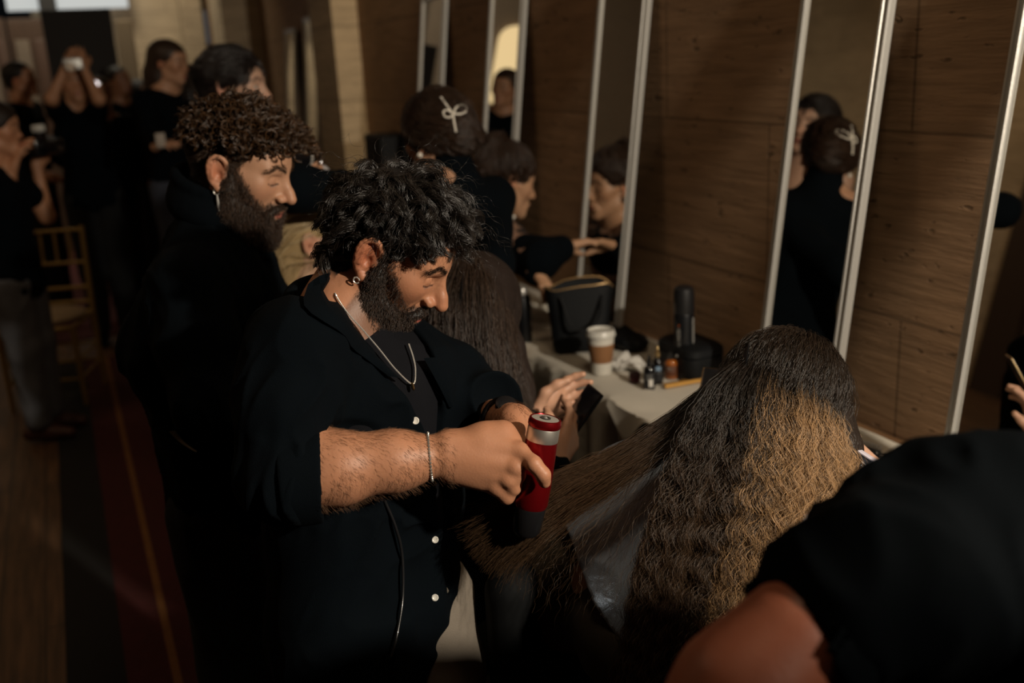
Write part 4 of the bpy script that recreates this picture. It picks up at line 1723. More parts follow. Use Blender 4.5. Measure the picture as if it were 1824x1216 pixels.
def sheet_strands(Gs, n, depth, seed, crimp, wl, frizz, nclump=160, clump_r=.006, root_keep=.15, short=0.0, fan=.2, front=.02, u_pow=None):
    r = np.random.default_rng(seed)
    K = Gs.shape[1]
    cu = r.random(nclump)
    cd = r.random(nclump)
    cph = 17 * cu + r.normal(0, .8, nclump)
    cwl = wl * r.uniform(.90, 1.12, nclump)
    camp = crimp * r.uniform(.5, 1.4, nclump)
    cid = r.integers(0, nclump, n)
    u = cu[cid] + r.normal(0, .010, n)
    X = between(Gs, u)
    T = np.gradient(X, axis=1)
    ln = np.linalg.norm(T, axis=2, keepdims=True)
    T /= ln + 1e-9
    s = np.concatenate([np.zeros((n, 1)), np.cumsum(np.linalg.norm(np.diff(X, axis=1), axis=2), 1)], 1)
    view = nrm(CAMP - X.reshape(-1, 3).mean(0))
    U = np.cross(T, view)
    U /= np.linalg.norm(U, axis=2, keepdims=True) + 1e-9
    V = np.cross(T, U)
    t = np.linspace(0, 1, K)[None]
    ramp = np.clip((t - root_keep) / .25, 0, 1)
    ph = cph[cid][:, None] + r.normal(0, .35, (n, 1))
    th = 2 * math.pi * s / cwl[cid][:, None] + ph + 1.2 * np.sin(s * 23 + ph * 2)
    A = camp[cid][:, None] * ramp
    dd = (cd[cid] + r.normal(0, .12, n))[:, None]
    ou = A * np.sin(th) + clump_r * r.normal(size=(n, 1)) * (.35 + .45 * t + fan * t ** 3)
    ov = A * .7 * np.cos(th + .7) + (depth * (dd - .5)) * (.4 + .6 * np.clip(t * 3, 0, 1)) + clump_r * r.normal(size=(n, 1))
    # frizz: slow random drift
    fr = np.cumsum(r.normal(0, 1, (n, K, 2)), 1)
    fr *= frizz / math.sqrt(K)
    X = X + (ou + fr[..., 0])[..., None] * U + (ov + fr[..., 1])[..., None] * V
    if short:
        # some strands end earlier
        e = 1 - short * r.random((n, 1)) ** 1.4
        tt = np.linspace(0, 1, K)[None] * e * (K - 1)
        i = np.minimum(tt.astype(int), K - 2)
        f = (tt - i)[..., None]
        rows = np.arange(n)[:, None]
        X = X[rows, i] * (1 - f) + X[rows, i + 1] * f
    return X


def balayage(name, root, tip, a=.18, b=.55, rough=.4, spec=.4, jit=.5):
    m = bpy.data.materials.new(name)
    m.use_nodes = True
    nt = m.node_tree
    bb = nt.nodes['Principled BSDF']
    hi = nt.nodes.new('ShaderNodeHairInfo')
    mr = nt.nodes.new('ShaderNodeMapRange')
    mr.interpolation_type = 'SMOOTHSTEP'
    mr.inputs[1].default_value = a
    mr.inputs[2].default_value = b
    nt.links.new(hi.outputs['Intercept'], mr.inputs[0])
    mx = nt.nodes.new('ShaderNodeMix')
    mx.data_type = 'RGBA'
    mx.inputs[6].default_value = (*root, 1)
    mx.inputs[7].default_value = (*tip, 1)
    nt.links.new(mr.outputs[0], mx.inputs[0])
    mj = nt.nodes.new('ShaderNodeMapRange')
    mj.inputs[3].default_value = 1 - jit
    mj.inputs[4].default_value = 1 + jit
    nt.links.new(hi.outputs['Random'], mj.inputs[0])
    m2 = nt.nodes.new('ShaderNodeMix')
    m2.data_type = 'RGBA'
    m2.blend_type = 'MULTIPLY'
    m2.inputs[0].default_value = 1
    nt.links.new(mx.outputs[2], m2.inputs[6])
    nt.links.new(mj.outputs[0], m2.inputs[7])
    nt.links.new(m2.outputs[2], bb.inputs['Base Color'])
    bb.inputs['Roughness'].default_value = rough
    bb.inputs['Specular IOR Level'].default_value = spec
    return m


SLh = Sdf(.02)
SLh.el(LH.w(0, -.012, .038), (.086, .106, .090), LH.R)
GF = guide_sheet(fall, 64)
GP = guide_sheet(pull, 48)
for g in range(1, 6):
    c = GF[g][10:54:10]
    SLh.chain([p + nrm(p - CAMP) * .040 for p in c], [.030] * len(c), .03)
SLh.disp = folds(231, .006, 60, (1, 1, .3))
SLh.damp = .008
brown_base = mat('dark_brown_hair', (.016, .010, .007), .5, var=.4, vscale=30, bump=.8, bscale=140, spec=.35)
l_hair = SLh.build('hair', .005, brown_base, L)
gold_m = balayage('golden_strand', (.016, .010, .006), (.31, .185, .088), .12, .32, jit=.75)
mid_m = balayage('chestnut_strand', (.012, .008, .0055), (.050, .028, .014), .2, .6)
GFg = GF[2:]
strands('golden_strands', sheet_strands(GFg, 11500, .050, 301, .0078, .040, .008, 170, .0044, short=.35), .00028, .00015, gold_m, l_hair)
strands('chestnut_strands', sheet_strands(GF[:4], 6800, .046, 302, .0062, .042, .008, 120, .0048, short=.3), .00032, .00016, mid_m, l_hair)
strands('pulled_strands', sheet_strands(GP, 3000, .020, 303, .0013, .075, .0045, 110, .0040, .1, short=.6, fan=4.0), .00030, .00014, mid_m, l_hair)
strands('loose_strands', sheet_strands(np.stack([GP[3], GF[0][np.linspace(0, 63, 48).astype(int)]]), 90, .02, 304, .002, .06, .022, 160, .008, .1, short=.4), .00022, .0001, mid_m, l_hair)
# crown: smooth dark roots over the cap
r_ = np.random.default_rng(41)
def l_dir(q, t):
    d = q - np.array([0, .045, .125])
    d[:, 0] *= 1.6
    return d / (np.linalg.norm(d, axis=1, keepdims=True) + 1e-6)
Scap = Sdf(.01)
Scap.el(LH.w(0, -.012, .038), (.086, .106, .090), LH.R)
th_ = r_.uniform(0, 2 * math.pi, 2600)
zz_ = r_.uniform(-.1, 1, 2600)
rt = LH.W(np.column_stack([np.sqrt(1 - zz_ ** 2) * np.cos(th_) * .086, -.012 + np.sqrt(1 - zz_ ** 2) * np.sin(th_) * .106, .038 + zz_ * .090]))
strands('crown_strands', locks(Scap, LH, rt, l_dir, r_.uniform(.10, .20, 2600), 5, 18, .005, .0022, 24, 42, .02, .10, .001, .2, tang=True, jit=.05), .00034, .00018, hair_mat('root_strand', (.008, .0055, .004), (.028, .017, .010), .38, .45), l_hair)
clip_m = mat('clip_black', (.008, .008, .009), .25, coat=.4)
def hair_clip(p, ax, nrm_, parent_label, L_=.06):
    e = empty('hair_clip', p, parent_label, 'hair clip')
    u = nrm(ax)
    n_ = nrm(np.asarray(nrm_) - u * np.dot(nrm_, u))
    for k in (1, -1):
        MB().tube([p - u * L_ * .5 + n_ * .004 * k, p + n_ * .0065 * k, p + u * L_ * .5 + n_ * .001 * k], [.0045, .005, .0015], 8, flat=.45).build('arm', clip_m, e)
    MB().tube([p - u * L_ * .5 + n_ * .006, p - u * L_ * .52, p - u * L_ * .5 - n_ * .006], .0028, 8).build('spring', silver, e)
    return e
hair_clip(P(1326, 645, 1.535), CU * .9 + CR * .2, CB, 'black clip on the crown of the seated client with golden hair')

# ------------------------------------------------------------------ black padded chair back in front of the client
CHR = empty('salon_chair', P(960, 1200, 1.72) * np.array([1, 1, 0]), 'black padded chair back below the stretched section of long hair', 'chair')
pad = Sdf(.03)
a_, b_ = P(930, 1032, 1.66), P(1000, 1010, 1.72)
cdn = np.array([0, 0, -1.0])
for q in np.linspace(0, 1, 5):
    t_ = P(905, 1052, 1.66) * (1 - q) + P(1003, 1032, 1.76) * q
    pad.rc(t_, t_ + cdn * .45, .040, .040, .03)
vin = mat('black_vinyl', (.0025, .003, .0035), .8, spec=.2)
pad.build('backrest', .008, vin, CHR)
sc_ = P(985, 1030, 1.75) * np.array([1, 1, 0]) + l_f * .22 + ZU * .50
Sd = Sdf(.02)
Sd.rc(sc_ - l_side * .16, sc_ + l_side * .16, .05, .05)
Sd.rc(sc_ - l_side * .16 + l_f * .2, sc_ + l_side * .16 + l_f * .2, .05, .05, .1)
Sd.el(sc_ + l_f * .1, (.26, .26, .06), None, .05)
Sd.build('seat', .012, vin, CHR)
for q in (-1, 1):
    for w in (-.14, .26):
        MB().tube([sc_ + l_side * .17 * q + l_f * w - ZU * .03, sc_ * np.array([1, 1, 0]) + l_side * .2 * q + l_f * w * 1.15], .012, 10).build('leg', vin, CHR)

# ------------------------------------------------------------------ stylist at the right edge, from behind, close to the camera
F = empty('person', P(1700, 1200, .92) * np.array([1, 1, 0]), 'blurred stylist in black T-shirt close by at the right edge, back turned, bare upper arm', 'person')
f_f, _ = facing(125, 0)
f_side = nrm(np.cross(f_f, ZU))
f_sh = P(1545, 1010, .86)
f_neck = P(2130, 860, .98)
f_el = P(1225, 1290, .82)
f_hand = P(1450, 1180, 1.0)
SF = Sdf(.02)
SF.rc(P(1850, 1010, .96), f_sh + D(0, -.3, 0) * .02, .045, .042, .05)
SF.chain([f_sh, P(1408, 1144, .845), P(1326, 1240, .838), P(1210, 1400, .83)], [.040, .0435, .055, .050], .03)
SF.rc(np.array([.93, .28, 1.27]), P(1900, 1020, .96), .045, .05, .05)
SF.chain([P(1900, 1040, .96), P(1850, 1150, .98), P(1850, 1500, .98), P(1850, 1500, .98) * np.array([1, 1, 0]) + ZU * .1], [.11, .12, .12, .06], .05)
SF.chain([P(1200, 1390, .83), P(1480, 1500, .95)], [.046, .035], .03)
FHd = Head(np.array([.97, .235, 1.40]), f_f, ZU, .98)
head_ops(SF, FHd, True, detail=False)
SF.rc(FHd.w(0, -.03, -.05), np.array([.93, .28, 1.27]), .055, .06, .03)
SF.build('body', .006, skin_m, F, head_color(FHd, (.22, .066, .033)))
FS = Sdf(.03)
FS.chain([P(1900, 962, .95), P(1720, 952, .90), P(1588, 1030, .865), P(1490, 1086, .855)], [.056, .068, .072, .066], .05)
FS.chain([P(1780, 1020, .95), P(1780, 1250, 1.0), P(1780, 1500, 1.0)], [.13, .145, .14], .06)
FS.chain([P(1960, 1030, .95), P(1960, 1250, 1.0), P(1960, 1500, 1.0)], [.13, .14, .13], .06)
FS.chain([P(1880, 985, .94), np.array([.88, .36, 1.25]), np.array([1.02, .16, 1.235])], [.066, .085, .08], .05)
FS.chain([np.array([.90, .33, 1.22]), np.array([.90, .30, .9])], [.14, .14], .06)
# sleeve opening
sa = nrm(P(1312, 1212, .838) - P(1476, 1050, .855))
sp = P(1406, 1138, .845)
FS.ops.append(('rc', (sp + sa * .060, sp + sa * .4, .085, .085), sp + sa * .25, .3, .004, '-'))
HR = Sdf(.01)
HR.rc(P(1490, 1086, .855), sp + sa * .05, .0672, .0610)
HR.rc(sp - sa * .02, sp + sa * .1, .0550, .0545, .004, '-')
HR.cut(sp, sa, .006)
hn = wave_noise(317, 30)
HR.disp = lambda p: .002 * hn(p)
HR.damp = .003
ff1, ff2 = folds(311, .009, 20, (1, 1, .6)), folds(312, .004, 60)
FS.disp = lambda p: ff1(p) + ff2(p)
FS.damp = .020
HR.build('sleeve_hem', .005, mat('black_jersey', (.0007, .0015, .0022), .88, var=.15, vscale=10, spec=.05), F)
FS.build('t_shirt', .006, mat('black_jersey', (.0007, .0015, .0022), .88, var=.15, vscale=10, spec=.05), F)

F_hair, _ = None, None
# dark telephone and printed case in the hands of the client with golden hair
tl = empty('telephone', (1.16, 1.66, .965), 'black telephone with gold edge in the seated client\'s hands, seen only in the right-hand mirror', 'telephone')
Rt = np.column_stack([nrm((.6, -.8, 0)), nrm((.5, .4, .75)), np.cross(nrm((.6, -.8, 0)), nrm((.5, .4, .75)))])
MB().box((1.165, 1.63, .985), (.072, .145, .009), Rt, .004).build('body', clip_m, tl)
MB().box((1.165, 1.63, .985), (.074, .147, .003), Rt, .001).build('edge', gold_metal, tl)
c_ = P(1512, 828, 1.56)
cs = empty('printed_case', c_, 'dark grey printed case with pale edge held beside the golden hair', 'case')
ex, ey = D(.80, -.52, .1), D(.45, .70, .55)
ez = nrm(np.cross(ex, ey))
ey = np.cross(ez, ex)
Rc = np.column_stack([ex, ey, ez])
MB().box(c_, (.100, .062, .008), Rc, .003).build('body', mat('slate_case', (.045, .045, .052), .35), cs)
MB().box(c_ + ey * .031, (.100, .004, .010), Rc, .0015).build('edge', mat('lilac_edge', (.45, .42, .48), .4), cs)
mk_ = MB()
for (x0, y0, x1, y1) in ((-.030, .016, -.022, .016), (-.026, .012, -.026, .020), (.004, .018, -.004, -.006), (.010, .020, .030, .016), (.012, .014, .028, .011), (.014, .010, .012, -.012), (-.012, .004, -.006, .004), (.020, .004, .034, .001)):
    mk_.tube([c_ + ex * x0 + ey * y0 + ez * .0042, c_ + ex * x1 + ey * y1 + ez * .0042], .0006, 5)
mk_.build('print', lett if 'lett' in globals() else mat('case_print', (.40, .40, .42), .5), cs)


# ------------------------------------------------------------------ table against the mirror wall
TBZ = .768
TX0 = 1.31
ydir = np.array([0, 1.0, 0])
tb = empty('table', (1.52, 2.6, 0), 'long narrow table against the stone wall, under the white cloth', 'table')
wood = mat('table_wood', (.16, .085, .04), .5, var=.25, vscale=12, stretch=(6, .6, 6))
MB().box((1.525, 2.4, TBZ - .02), (.425, 5.2, .032), bev=.004).build('tabletop', wood, tb)
for x in (1.36, 1.69):
    for y in (-.1, 1.6, 3.4, 4.9):
        MB().lathe([(.018, 0), (.018, TBZ - .036)], (x, y, 0), (0, 0, 1), 14).build('leg', wood, tb)
cloth_m = mat('white_cloth', (.56, .52, .44), .9, var=.06, vscale=20, bump=.25, bscale=500, sheen=.1)
ys = np.arange(-.2, 5.001, .02)
prof = [(1.700, 0), (1.62, 0), (1.55, 0), (1.48, 0), (1.42, 0), (1.36, 0), (1.325, 0), (1.306, -.004), (1.298, -.018)] + [(1.296, -.018 - .04 * i) for i in range(1, 17)]
G = np.zeros((len(ys), len(prof), 3))
rn1, rn2 = wave_noise(401, 14), wave_noise(402, 40)
for i, y in enumerate(ys):
    for j, (x, dz) in enumerate(prof):
        G[i, j] = (x, y, TBZ + .0015 + dz)
top_n = rn1(G.reshape(-1, 3)).reshape(G.shape[:2])
fine_n = rn2(G.reshape(-1, 3)).reshape(G.shape[:2])
for j, (x, dz) in enumerate(prof):
    if dz == 0:
        G[:, j, 2] += .0012 * (1 + fine_n[:, j])
    else:
        k = min(1, -dz / .35)
        w_ = np.sin(ys * 33 + 2.2 * np.sin(ys * 5)) + .6 * np.sin(ys * 71 + 1.3)
        G[:, j, 0] -= (.003 + .011 * k) * (1 + w_) * (dz < -.01)
tc = MB().grid(G, .0012, np.array([0, 0, 0]) + np.array([-.0, 0, .001])).build('tablecloth', cloth_m)
tag(tc, 'white tablecloth hanging in folds over the long table by the wall', 'tablecloth')
# a second, crumpled cloth laid over the front edge
def crumple(name, cx, cy, w, h, seed, amp, m, label, cat, drop=0.0, z=TBZ + .005, rot=0.0):
    n = 26
    f = wave_noise(seed, 38 / max(w, h) * .12, (1, 1, 1), 1.3)
    g = wave_noise(seed + 1, 9 / max(w, h), (1, 1, 1), 1.6)
    G = np.zeros((n, n, 3))
    for i in range(n):
        for j in range(n):
            u, v = (i / (n - 1) - .5) * w, (j / (n - 1) - .5) * h
            x = cx + u * math.cos(rot) - v * math.sin(rot)
            y = cy + u * math.sin(rot) + v * math.cos(rot)
            G[i, j] = (x, y, z)
    q = G.reshape(-1, 3)
    hgt = (amp * np.abs(g(q) + .5 * f(q))).reshape(n, n)
    G[..., 2] += hgt
    over = np.clip((TX0 - .022) - G[..., 0], 0, 1)
    sc_ = .55 + .45 * np.sin(G[..., 1] * 26 + seed)
    G[..., 2] = np.where(over > 0, G[..., 2] - over * sc_, G[..., 2])
    G[..., 0] = np.where(over > 0, TX0 - .034 - over * .10 - .3 * hgt, G[..., 0])
    o = MB().grid(G, .0015, (0, 0, 1)).build(name, m, None)
    return tag(o, label, cat)
crumple('towel', 1.33, 2.02, .22, .52, 410, .012, cloth_m, 'white towel crumpled over the front edge of the table, beside the small dark bottles', 'towel', rot=.1)


def zt(px, py, z=TBZ + .006):
    return on_z(px, py, z)


# paper cup
p = zt(1072, 664)
cup = empty('coffee_cup', p, 'white paper coffee cup with brown sleeve and white lid on the tablecloth', 'cup')
white_card = mat('white_card', (.66, .63, .56), .55)
kraft = mat('kraft_sleeve', (.27, .125, .05), .8, var=.1, vscale=60)
MB().lathe([(.0285, 0), (.0295, .002), (.0400, .118), (.0400, .121)], p, ZU, 48).build('body', white_card, cup)
MB().lathe([(.0330, .038), (.0333, .0385), (.0388, .094), (.0384, .0945)], p, ZU, 48, closed=False).build('sleeve', kraft, cup)
MB().lathe([(.0425, .116), (.0440, .118), (.0440, .122), (.0425, .125), (.0412, .132), (.0395, .136), (.0370, .136), (.0355, .130), (.001, .129)], p, ZU, 48).build('lid', mat('white_plastic', (.62, .61, .56), .35), cup)
# hairspray can
p = zt(1219, 668)
can = empty('hairspray_can', p, 'tall black aerosol hairspray can with grey lettering standing near the wall', 'can')
canm = mat('can_black', (.010, .011, .013), .32, .3, coat=.3)
MB().lathe([(.028, 0), (.0295, .004), (.0295, .185), (.0280, .190)], p, ZU, 48).build('body', canm, can)
MB().lathe([(.0295, .190), (.0300, .192), (.0300, .245), (.0275, .262), (.020, .268), (.001, .269)], p, ZU, 48).build('cap', mat('cap_black', (.009, .009, .010), .45), can)
lett = mat('grey_print', (.34, .33, .31), .5)
orange = mat('orange_print', (.45, .10, .02), .5)
def on_can(c, r, ang, z, w, h, m, parent, name):
    """a printed mark that follows the round of a can: ang from the camera direction"""
    v = nrm((CAMP - c) * np.array([1, 1, 0]))
    s_ = np.cross(ZU, v)
    G = np.zeros((5, 2, 3))
    for i in range(5):
        a = ang + (i / 4 - .5) * w / r
        d_ = v * math.cos(a) + s_ * math.sin(a)
        for j in range(2):
            G[i, j] = c + d_ * (r + .0006) + ZU * (z + (j - .5) * h)
    return MB().grid(G, .0004, v).build(name, m, parent)


def glyphs(c, r, ang, z0, text_h, n, m, parent, seed, vertical=True, name='lettering'):
    """rows of small upright letter strokes, as printed down a can"""
    FONT = {'E': [(0, 0, 0, 4), (0, 0, 2, 0), (0, 2, 2, 2), (0, 4, 2, 4)], 'L': [(0, 0, 0, 4), (0, 0, 2, 0)], 'T': [(1, 0, 1, 4), (0, 4, 2, 4)], 'N': [(0, 0, 0, 4), (2, 0, 2, 4), (0, 4, 2, 0)], 'I': [(1, 0, 1, 4)], 'S': [(0, 4, 2, 4), (0, 2, 0, 4), (0, 2, 2, 2), (2, 0, 2, 2), (0, 0, 2, 0)], 'H': [(0, 0, 0, 4), (2, 0, 2, 4), (0, 2, 2, 2)]}
    keys = list(FONT)
    rr = np.random.default_rng(seed)
    v = nrm((CAMP - c) * np.array([1, 1, 0]))
    s_ = np.cross(ZU, v)
    u = text_h / 4
    mb = MB()
    for k in range(n):
        for (x0, y0, x1, y1) in FONT[keys[rr.integers(len(keys))]]:
            q = []
            for (x, y) in ((x0, y0), (x1, y1)):
                if vertical:
                    zz, ww = z0 - k * u * 3.2 - x * u, (y - 2) * u
                else:
                    zz, ww = z0 + (y - 2) * u, (k - n / 2) * u * 3.2 + x * u
                a = ang + ww / r
                q.append(c + (v * math.cos(a) + s_ * math.sin(a)) * (r + .0005) + ZU * zz)
            mb.tube(q, u * .33, 4)
    return mb.build(name, m, parent)


glyphs(p, .0295, -.55, .150, .008, 19, lett, can, 5)
on_can(p, .0295, -.50, .158, .004, .005, orange, can, 'emblem')
on_can(p, .0295, -1.15, .205, .006, .034, lett, can, 'print_band')
on_can(p, .0295, 1.05, .118, .005, .120, mat('pale_print', (.42, .41, .38), .5), can, 'print_band')
# small bottles
def dropper(px, py, h, r, label, seed, m, cap_m, lab_m, mark=None):
    p = zt(px, py)
    e = empty('bottle', p, label, 'bottle', 'small bottles on the tablecloth')
    MB().lathe([(r * .9, 0), (r, .003), (r, h * .58), (r * .85, h * .66), (r * .42, h * .72), (r * .42, h * .76)], p, ZU, 32).build('body', m, e)
    MB().lathe([(r * .52, h * .74), (r * .52, h * .86), (r * .30, h * .88), (r * .30, h), (r * .2, h * 1.02)], p, ZU, 24).build('cap', cap_m, e)
    v = nrm((CAMP - p) * np.array([1, 1, 0]))
    lb = MB().lathe([(r + .0004, h * .10), (r + .0006, h * .101), (r + .0006, h * .52), (r + .0004, h * .521)], p, ZU, 32, closed=False).build('label', lab_m, e)
    glyphs(p, r + .0007, 0, h * .44, .0045, 6, lett, lb, seed, False)
    glyphs(p, r + .0007, 0, h * .34, .003, 8, lett, lb, seed + 1, False)
    return p, e, lb
blackgl = mat('black_glass', (.006, .006, .007), .15, coat=.5)
labd = mat('label_black', (.012, .013, .016), .5)
p, e, lb = dropper(1157, 692, .098, .0165, 'small black dropper bottle with white panel on label, nearest the table edge', 61, blackgl, blackgl, labd)
on_can(p, .0168, .25, .022, .012, .022, mat('white_print', (.60, .58, .54), .5), lb, 'panel')
p, e, lb = dropper(1172, 682, .108, .015, 'small dark bottle with pale blue label and gold pump, behind the black dropper bottle', 71, blackgl, gold_metal, labd)
on_can(p, .0154, .1, .048, .014, .012, mat('blue_print', (.18, .30, .45), .5), lb, 'panel')
p, e, lb = dropper(1196, 672, .078, .019, 'small bottle of amber liquid beside the tall hairspray can', 81, mat('amber_glass', (.30, .085, .012), .12, coat=.5), blackgl, mat('amber_label', (.10, .03, .01), .5))
# red jar, yellow comb, tissue
p = zt(1131, 680)
e = empty('jar', p, 'small dark red jar on the tablecloth left of the dropper bottles', 'jar')
MB().lathe([(.014, 0), (.016, .002), (.016, .016), (.015, .018)], p, ZU, 30).build('body', mat('wine_red', (.055, .004, .008), .25), e)
MB().lathe([(.0166, .016), (.0168, .018), (.0168, .025), (.0155, .027), (.001, .027)], p, ZU, 30).build('lid', mat('wine_lid', (.035, .004, .006), .35), e)
pa, pb = zt(1184, 692), zt(1262, 678)
cm = empty('comb', (pa + pb) / 2, 'yellow comb lying on the tablecloth below the hairspray can', 'comb')
ax = nrm(pb - pa)
sd = np.cross(ZU, ax)
yl = mat('yellow_plastic', (.52, .27, .055), .45)
RR = np.column_stack([ax, sd, ZU])
MB().box((pa + pb) / 2 + ZU * .006 , (np.linalg.norm(pb - pa), .009, .011), RR, .003).build('spine', yl, cm)
t_ = MB()
for i in range(34):
    t_.box(pa + ax * (.006 + (np.linalg.norm(pb - pa) - .012) * i / 33) + sd * .014 + ZU * .006, (.0016, .022, .004), RR)
t_.build('teeth', yl, cm)
p = zt(1112, 655)
crumple('tissue', p[0], p[1], .075, .11, 430, .030, mat('tissue', (.60, .58, .54), .9), 'crumpled white tissue on the tablecloth between cup and small bottles', 'tissue', rot=.6)
# black tote bag with gold zip
bl_l = mat('bag_black', (.0018, .0028, .0040), .6, bump=.3, bscale=300, spec=.3)
bp = zt(1035, 622)
bag = empty('tote_bag', bp, 'open black bag with gold zip edge standing behind the coffee cup', 'bag')
bx = nrm(P(1100, 600, 3.1) - P(985, 590, 3.1)) * np.array([1, 1, 0])
bx = nrm(bx)
by = np.cross(ZU, bx)
def bag_ring(w, d, z, lean=0.0, n=36, dip=0.0):
    out = []
    for k in range(n):
        a = 2 * math.pi * k / n
        c_, s_ = math.cos(a), math.sin(a)
        x = w * abs(c_) ** .5 * np.sign(c_)
        y = d * abs(s_) ** .6 * np.sign(s_)
        out.append(bp + bx * x + by * (y + lean) + ZU * (z + dip * (1 - (x / w) ** 2) + .010 * math.sin(3 * a + z * 20)))
    return out
BS = MB()
rings = [bag_ring(.082, .050, .002), bag_ring(.092, .058, .03), bag_ring(.096, .056, .10), bag_ring(.104, .050, .16), bag_ring(.112, .046, .205, 0, 36, .015), bag_ring(.108, .042, .203, 0, 36, .015), bag_ring(.095, .036, .12), bag_ring(.07, .03, .03)]
vs = [[BS.bm.verts.new(tuple(q)) for q in r] for r in rings]
for i in range(len(vs) - 1):
    for k in range(36):
        BS.bm.faces.new((vs[i][k], vs[i][(k + 1) % 36], vs[i + 1][(k + 1) % 36], vs[i + 1][k]))
BS.bm.faces.new(vs[0][::-1])
BS.bm.faces.new(vs[-1])
BS.build('body', bl_l, bag)
zr = bag_ring(.110, .044, .209, 0, 36, .015)
MB().tube(zr[20:35], .0028, 8).build('zip', mat('brass', (.50, .33, .16), .4, .8), bag)
MB().tube(zr[1:17], .0024, 8).build('zip', MATS['brass'], bag)
MB().tube(catmull([bp + bx * .07 - by * .05 + ZU * .19, bp + bx * .05 - by * .10 + ZU * .12, bp - bx * .02 - by * .11 + ZU * .10, bp - bx * .06 - by * .055 + ZU * .19], 20), .006, 8, flat=.5).build('strap', bl_l, bag)
# flat black pouch to the right of it and rounded vanity case by the wall
p = zt(1120, 618)
S_ = Sdf(.02)
S_.el(p + ZU * .024, (.055, .085, .026), None)
S_.el(p + ZU * .030 + ydir * .07, (.05, .05, .028), None)
S_.disp = folds(441, .004, 60)
S_.damp = .006
S_.cut(p - ZU * .001, (0, 0, -1))
tag(S_.build('pouch', .004, bl_l, None), 'soft black pouch lying on the table behind the coffee cup', 'pouch')
p = on_z(1280, 652, TBZ + .006)
p[0] = min(p[0], 1.60)
vc = empty('vanity_case', p, 'rounded black vanity case behind the hairspray can, against the wall', 'case')
def rrect(w, d, r, c, z, n=8):
    o = []
    for (sx, sy, a0) in ((1, 1, 0), (-1, 1, 90), (-1, -1, 180), (1, -1, 270)):
        for k in range(n):
            a = math.radians(a0 + 90 * k / (n - 1))
            o.append(c + np.array([sx * (w - r) + r * math.cos(a), sy * (d - r) + r * math.sin(a), z]))
    return o
def stack(name, lay, m, parent):
    mb = MB()
    vs = [[mb.bm.verts.new(tuple(q)) for q in r] for r in lay]
    n = len(vs[0])
    for i in range(len(vs) - 1):
        for k in range(n):
            mb.bm.faces.new((vs[i][k], vs[i][(k + 1) % n], vs[i + 1][(k + 1) % n], vs[i + 1][k]))
    mb.bm.faces.new(vs[0][::-1])
    mb.bm.faces.new(vs[-1])
    return mb.build(name, m, parent)
stack('body', [rrect(.062, .092, .035, p, 0), rrect(.066, .096, .038, p, .006), rrect(.066, .096, .038, p, .066), rrect(.064, .094, .038, p, .068)], bl_l, vc)
stack('lid', [rrect(.064, .094, .038, p, .070), rrect(.067, .097, .038, p, .072), rrect(.066, .096, .038, p, .090), rrect(.055, .085, .036, p, .100), rrect(.02, .05, .018, p, .103)], bl_l, vc)
MB().lathe([(.004, 0), (.004, .003), (.001, .003)], p + np.array([-.0665, -.03, .069]), (-1, 0, 0), 14).build('clasp', silver, vc)
# black can with silver cap and clear bottle beside the lace-sleeved stylist
p = zt(935, 606)
e = empty('spray_bottle', p, 'black spray can with round silver cap beside the black bag', 'can')
MB().lathe([(.024, 0), (.026, .003), (.026, .15), (.022, .158)], p, ZU, 32).build('body', canm, e)
MB().lathe([(.014, .156), (.015, .170), (.012, .180), (.004, .185), (.001, .185)], p, ZU, 24).build('cap', silver, e)
p = zt(912, 575)
e = empty('spray_bottle', p, 'slim pale spray bottle with narrow neck, left of the black spray can', 'bottle')
MB().lathe([(.016, 0), (.018, .003), (.018, .10), (.008, .115), (.008, .125)], p, ZU, 28).build('body', mat('grey_plastic', (.34, .33, .30), .4), e)
MB().lathe([(.010, .122), (.010, .140), (.006, .142), (.006, .150)], p, ZU, 20).build('nozzle', white_card, e)
p = zt(962, 560)
crumple('hand_towel', p[0], p[1], .12, .18, 450, .02, cloth_m, 'small white towel on the table under the lace-sleeved stylist\'s hand', 'towel', rot=.3)
# round black brush by the right edge
p = zt(1545, 822)
p = zt(1538, 818) + ZU * .02
br = empty('hair_brush', p, 'black round bristle brush lying on the white cloth near the right edge', 'brush')
bax = nrm(np.array([.25, -1, 0]))
MB().lathe([(.010, -.05), (.013, -.045), (.013, .035), (.010, .04)], p, bax, 20).build('barrel', blackgl, br)
MB().lathe([(.007, .04), (.009, .06), (.010, .12), (.006, .15)], p, bax, 16).build('handle', blackgl, br)
bz = MB()
u_ = np.cross(bax, ZU)
for i in range(16):
    for k in range(16):
        a = 2 * math.pi * (k + .5 * (i % 2)) / 16
        d_ = u_ * math.cos(a) + np.cross(bax, u_) * math.sin(a)
        q = p + bax * (-.042 + .0052 * i)
        bz.tube([q + d_ * .012, q + d_ * .026], [.0007, .0004], 4)
bz.build('bristles', blackgl, br)

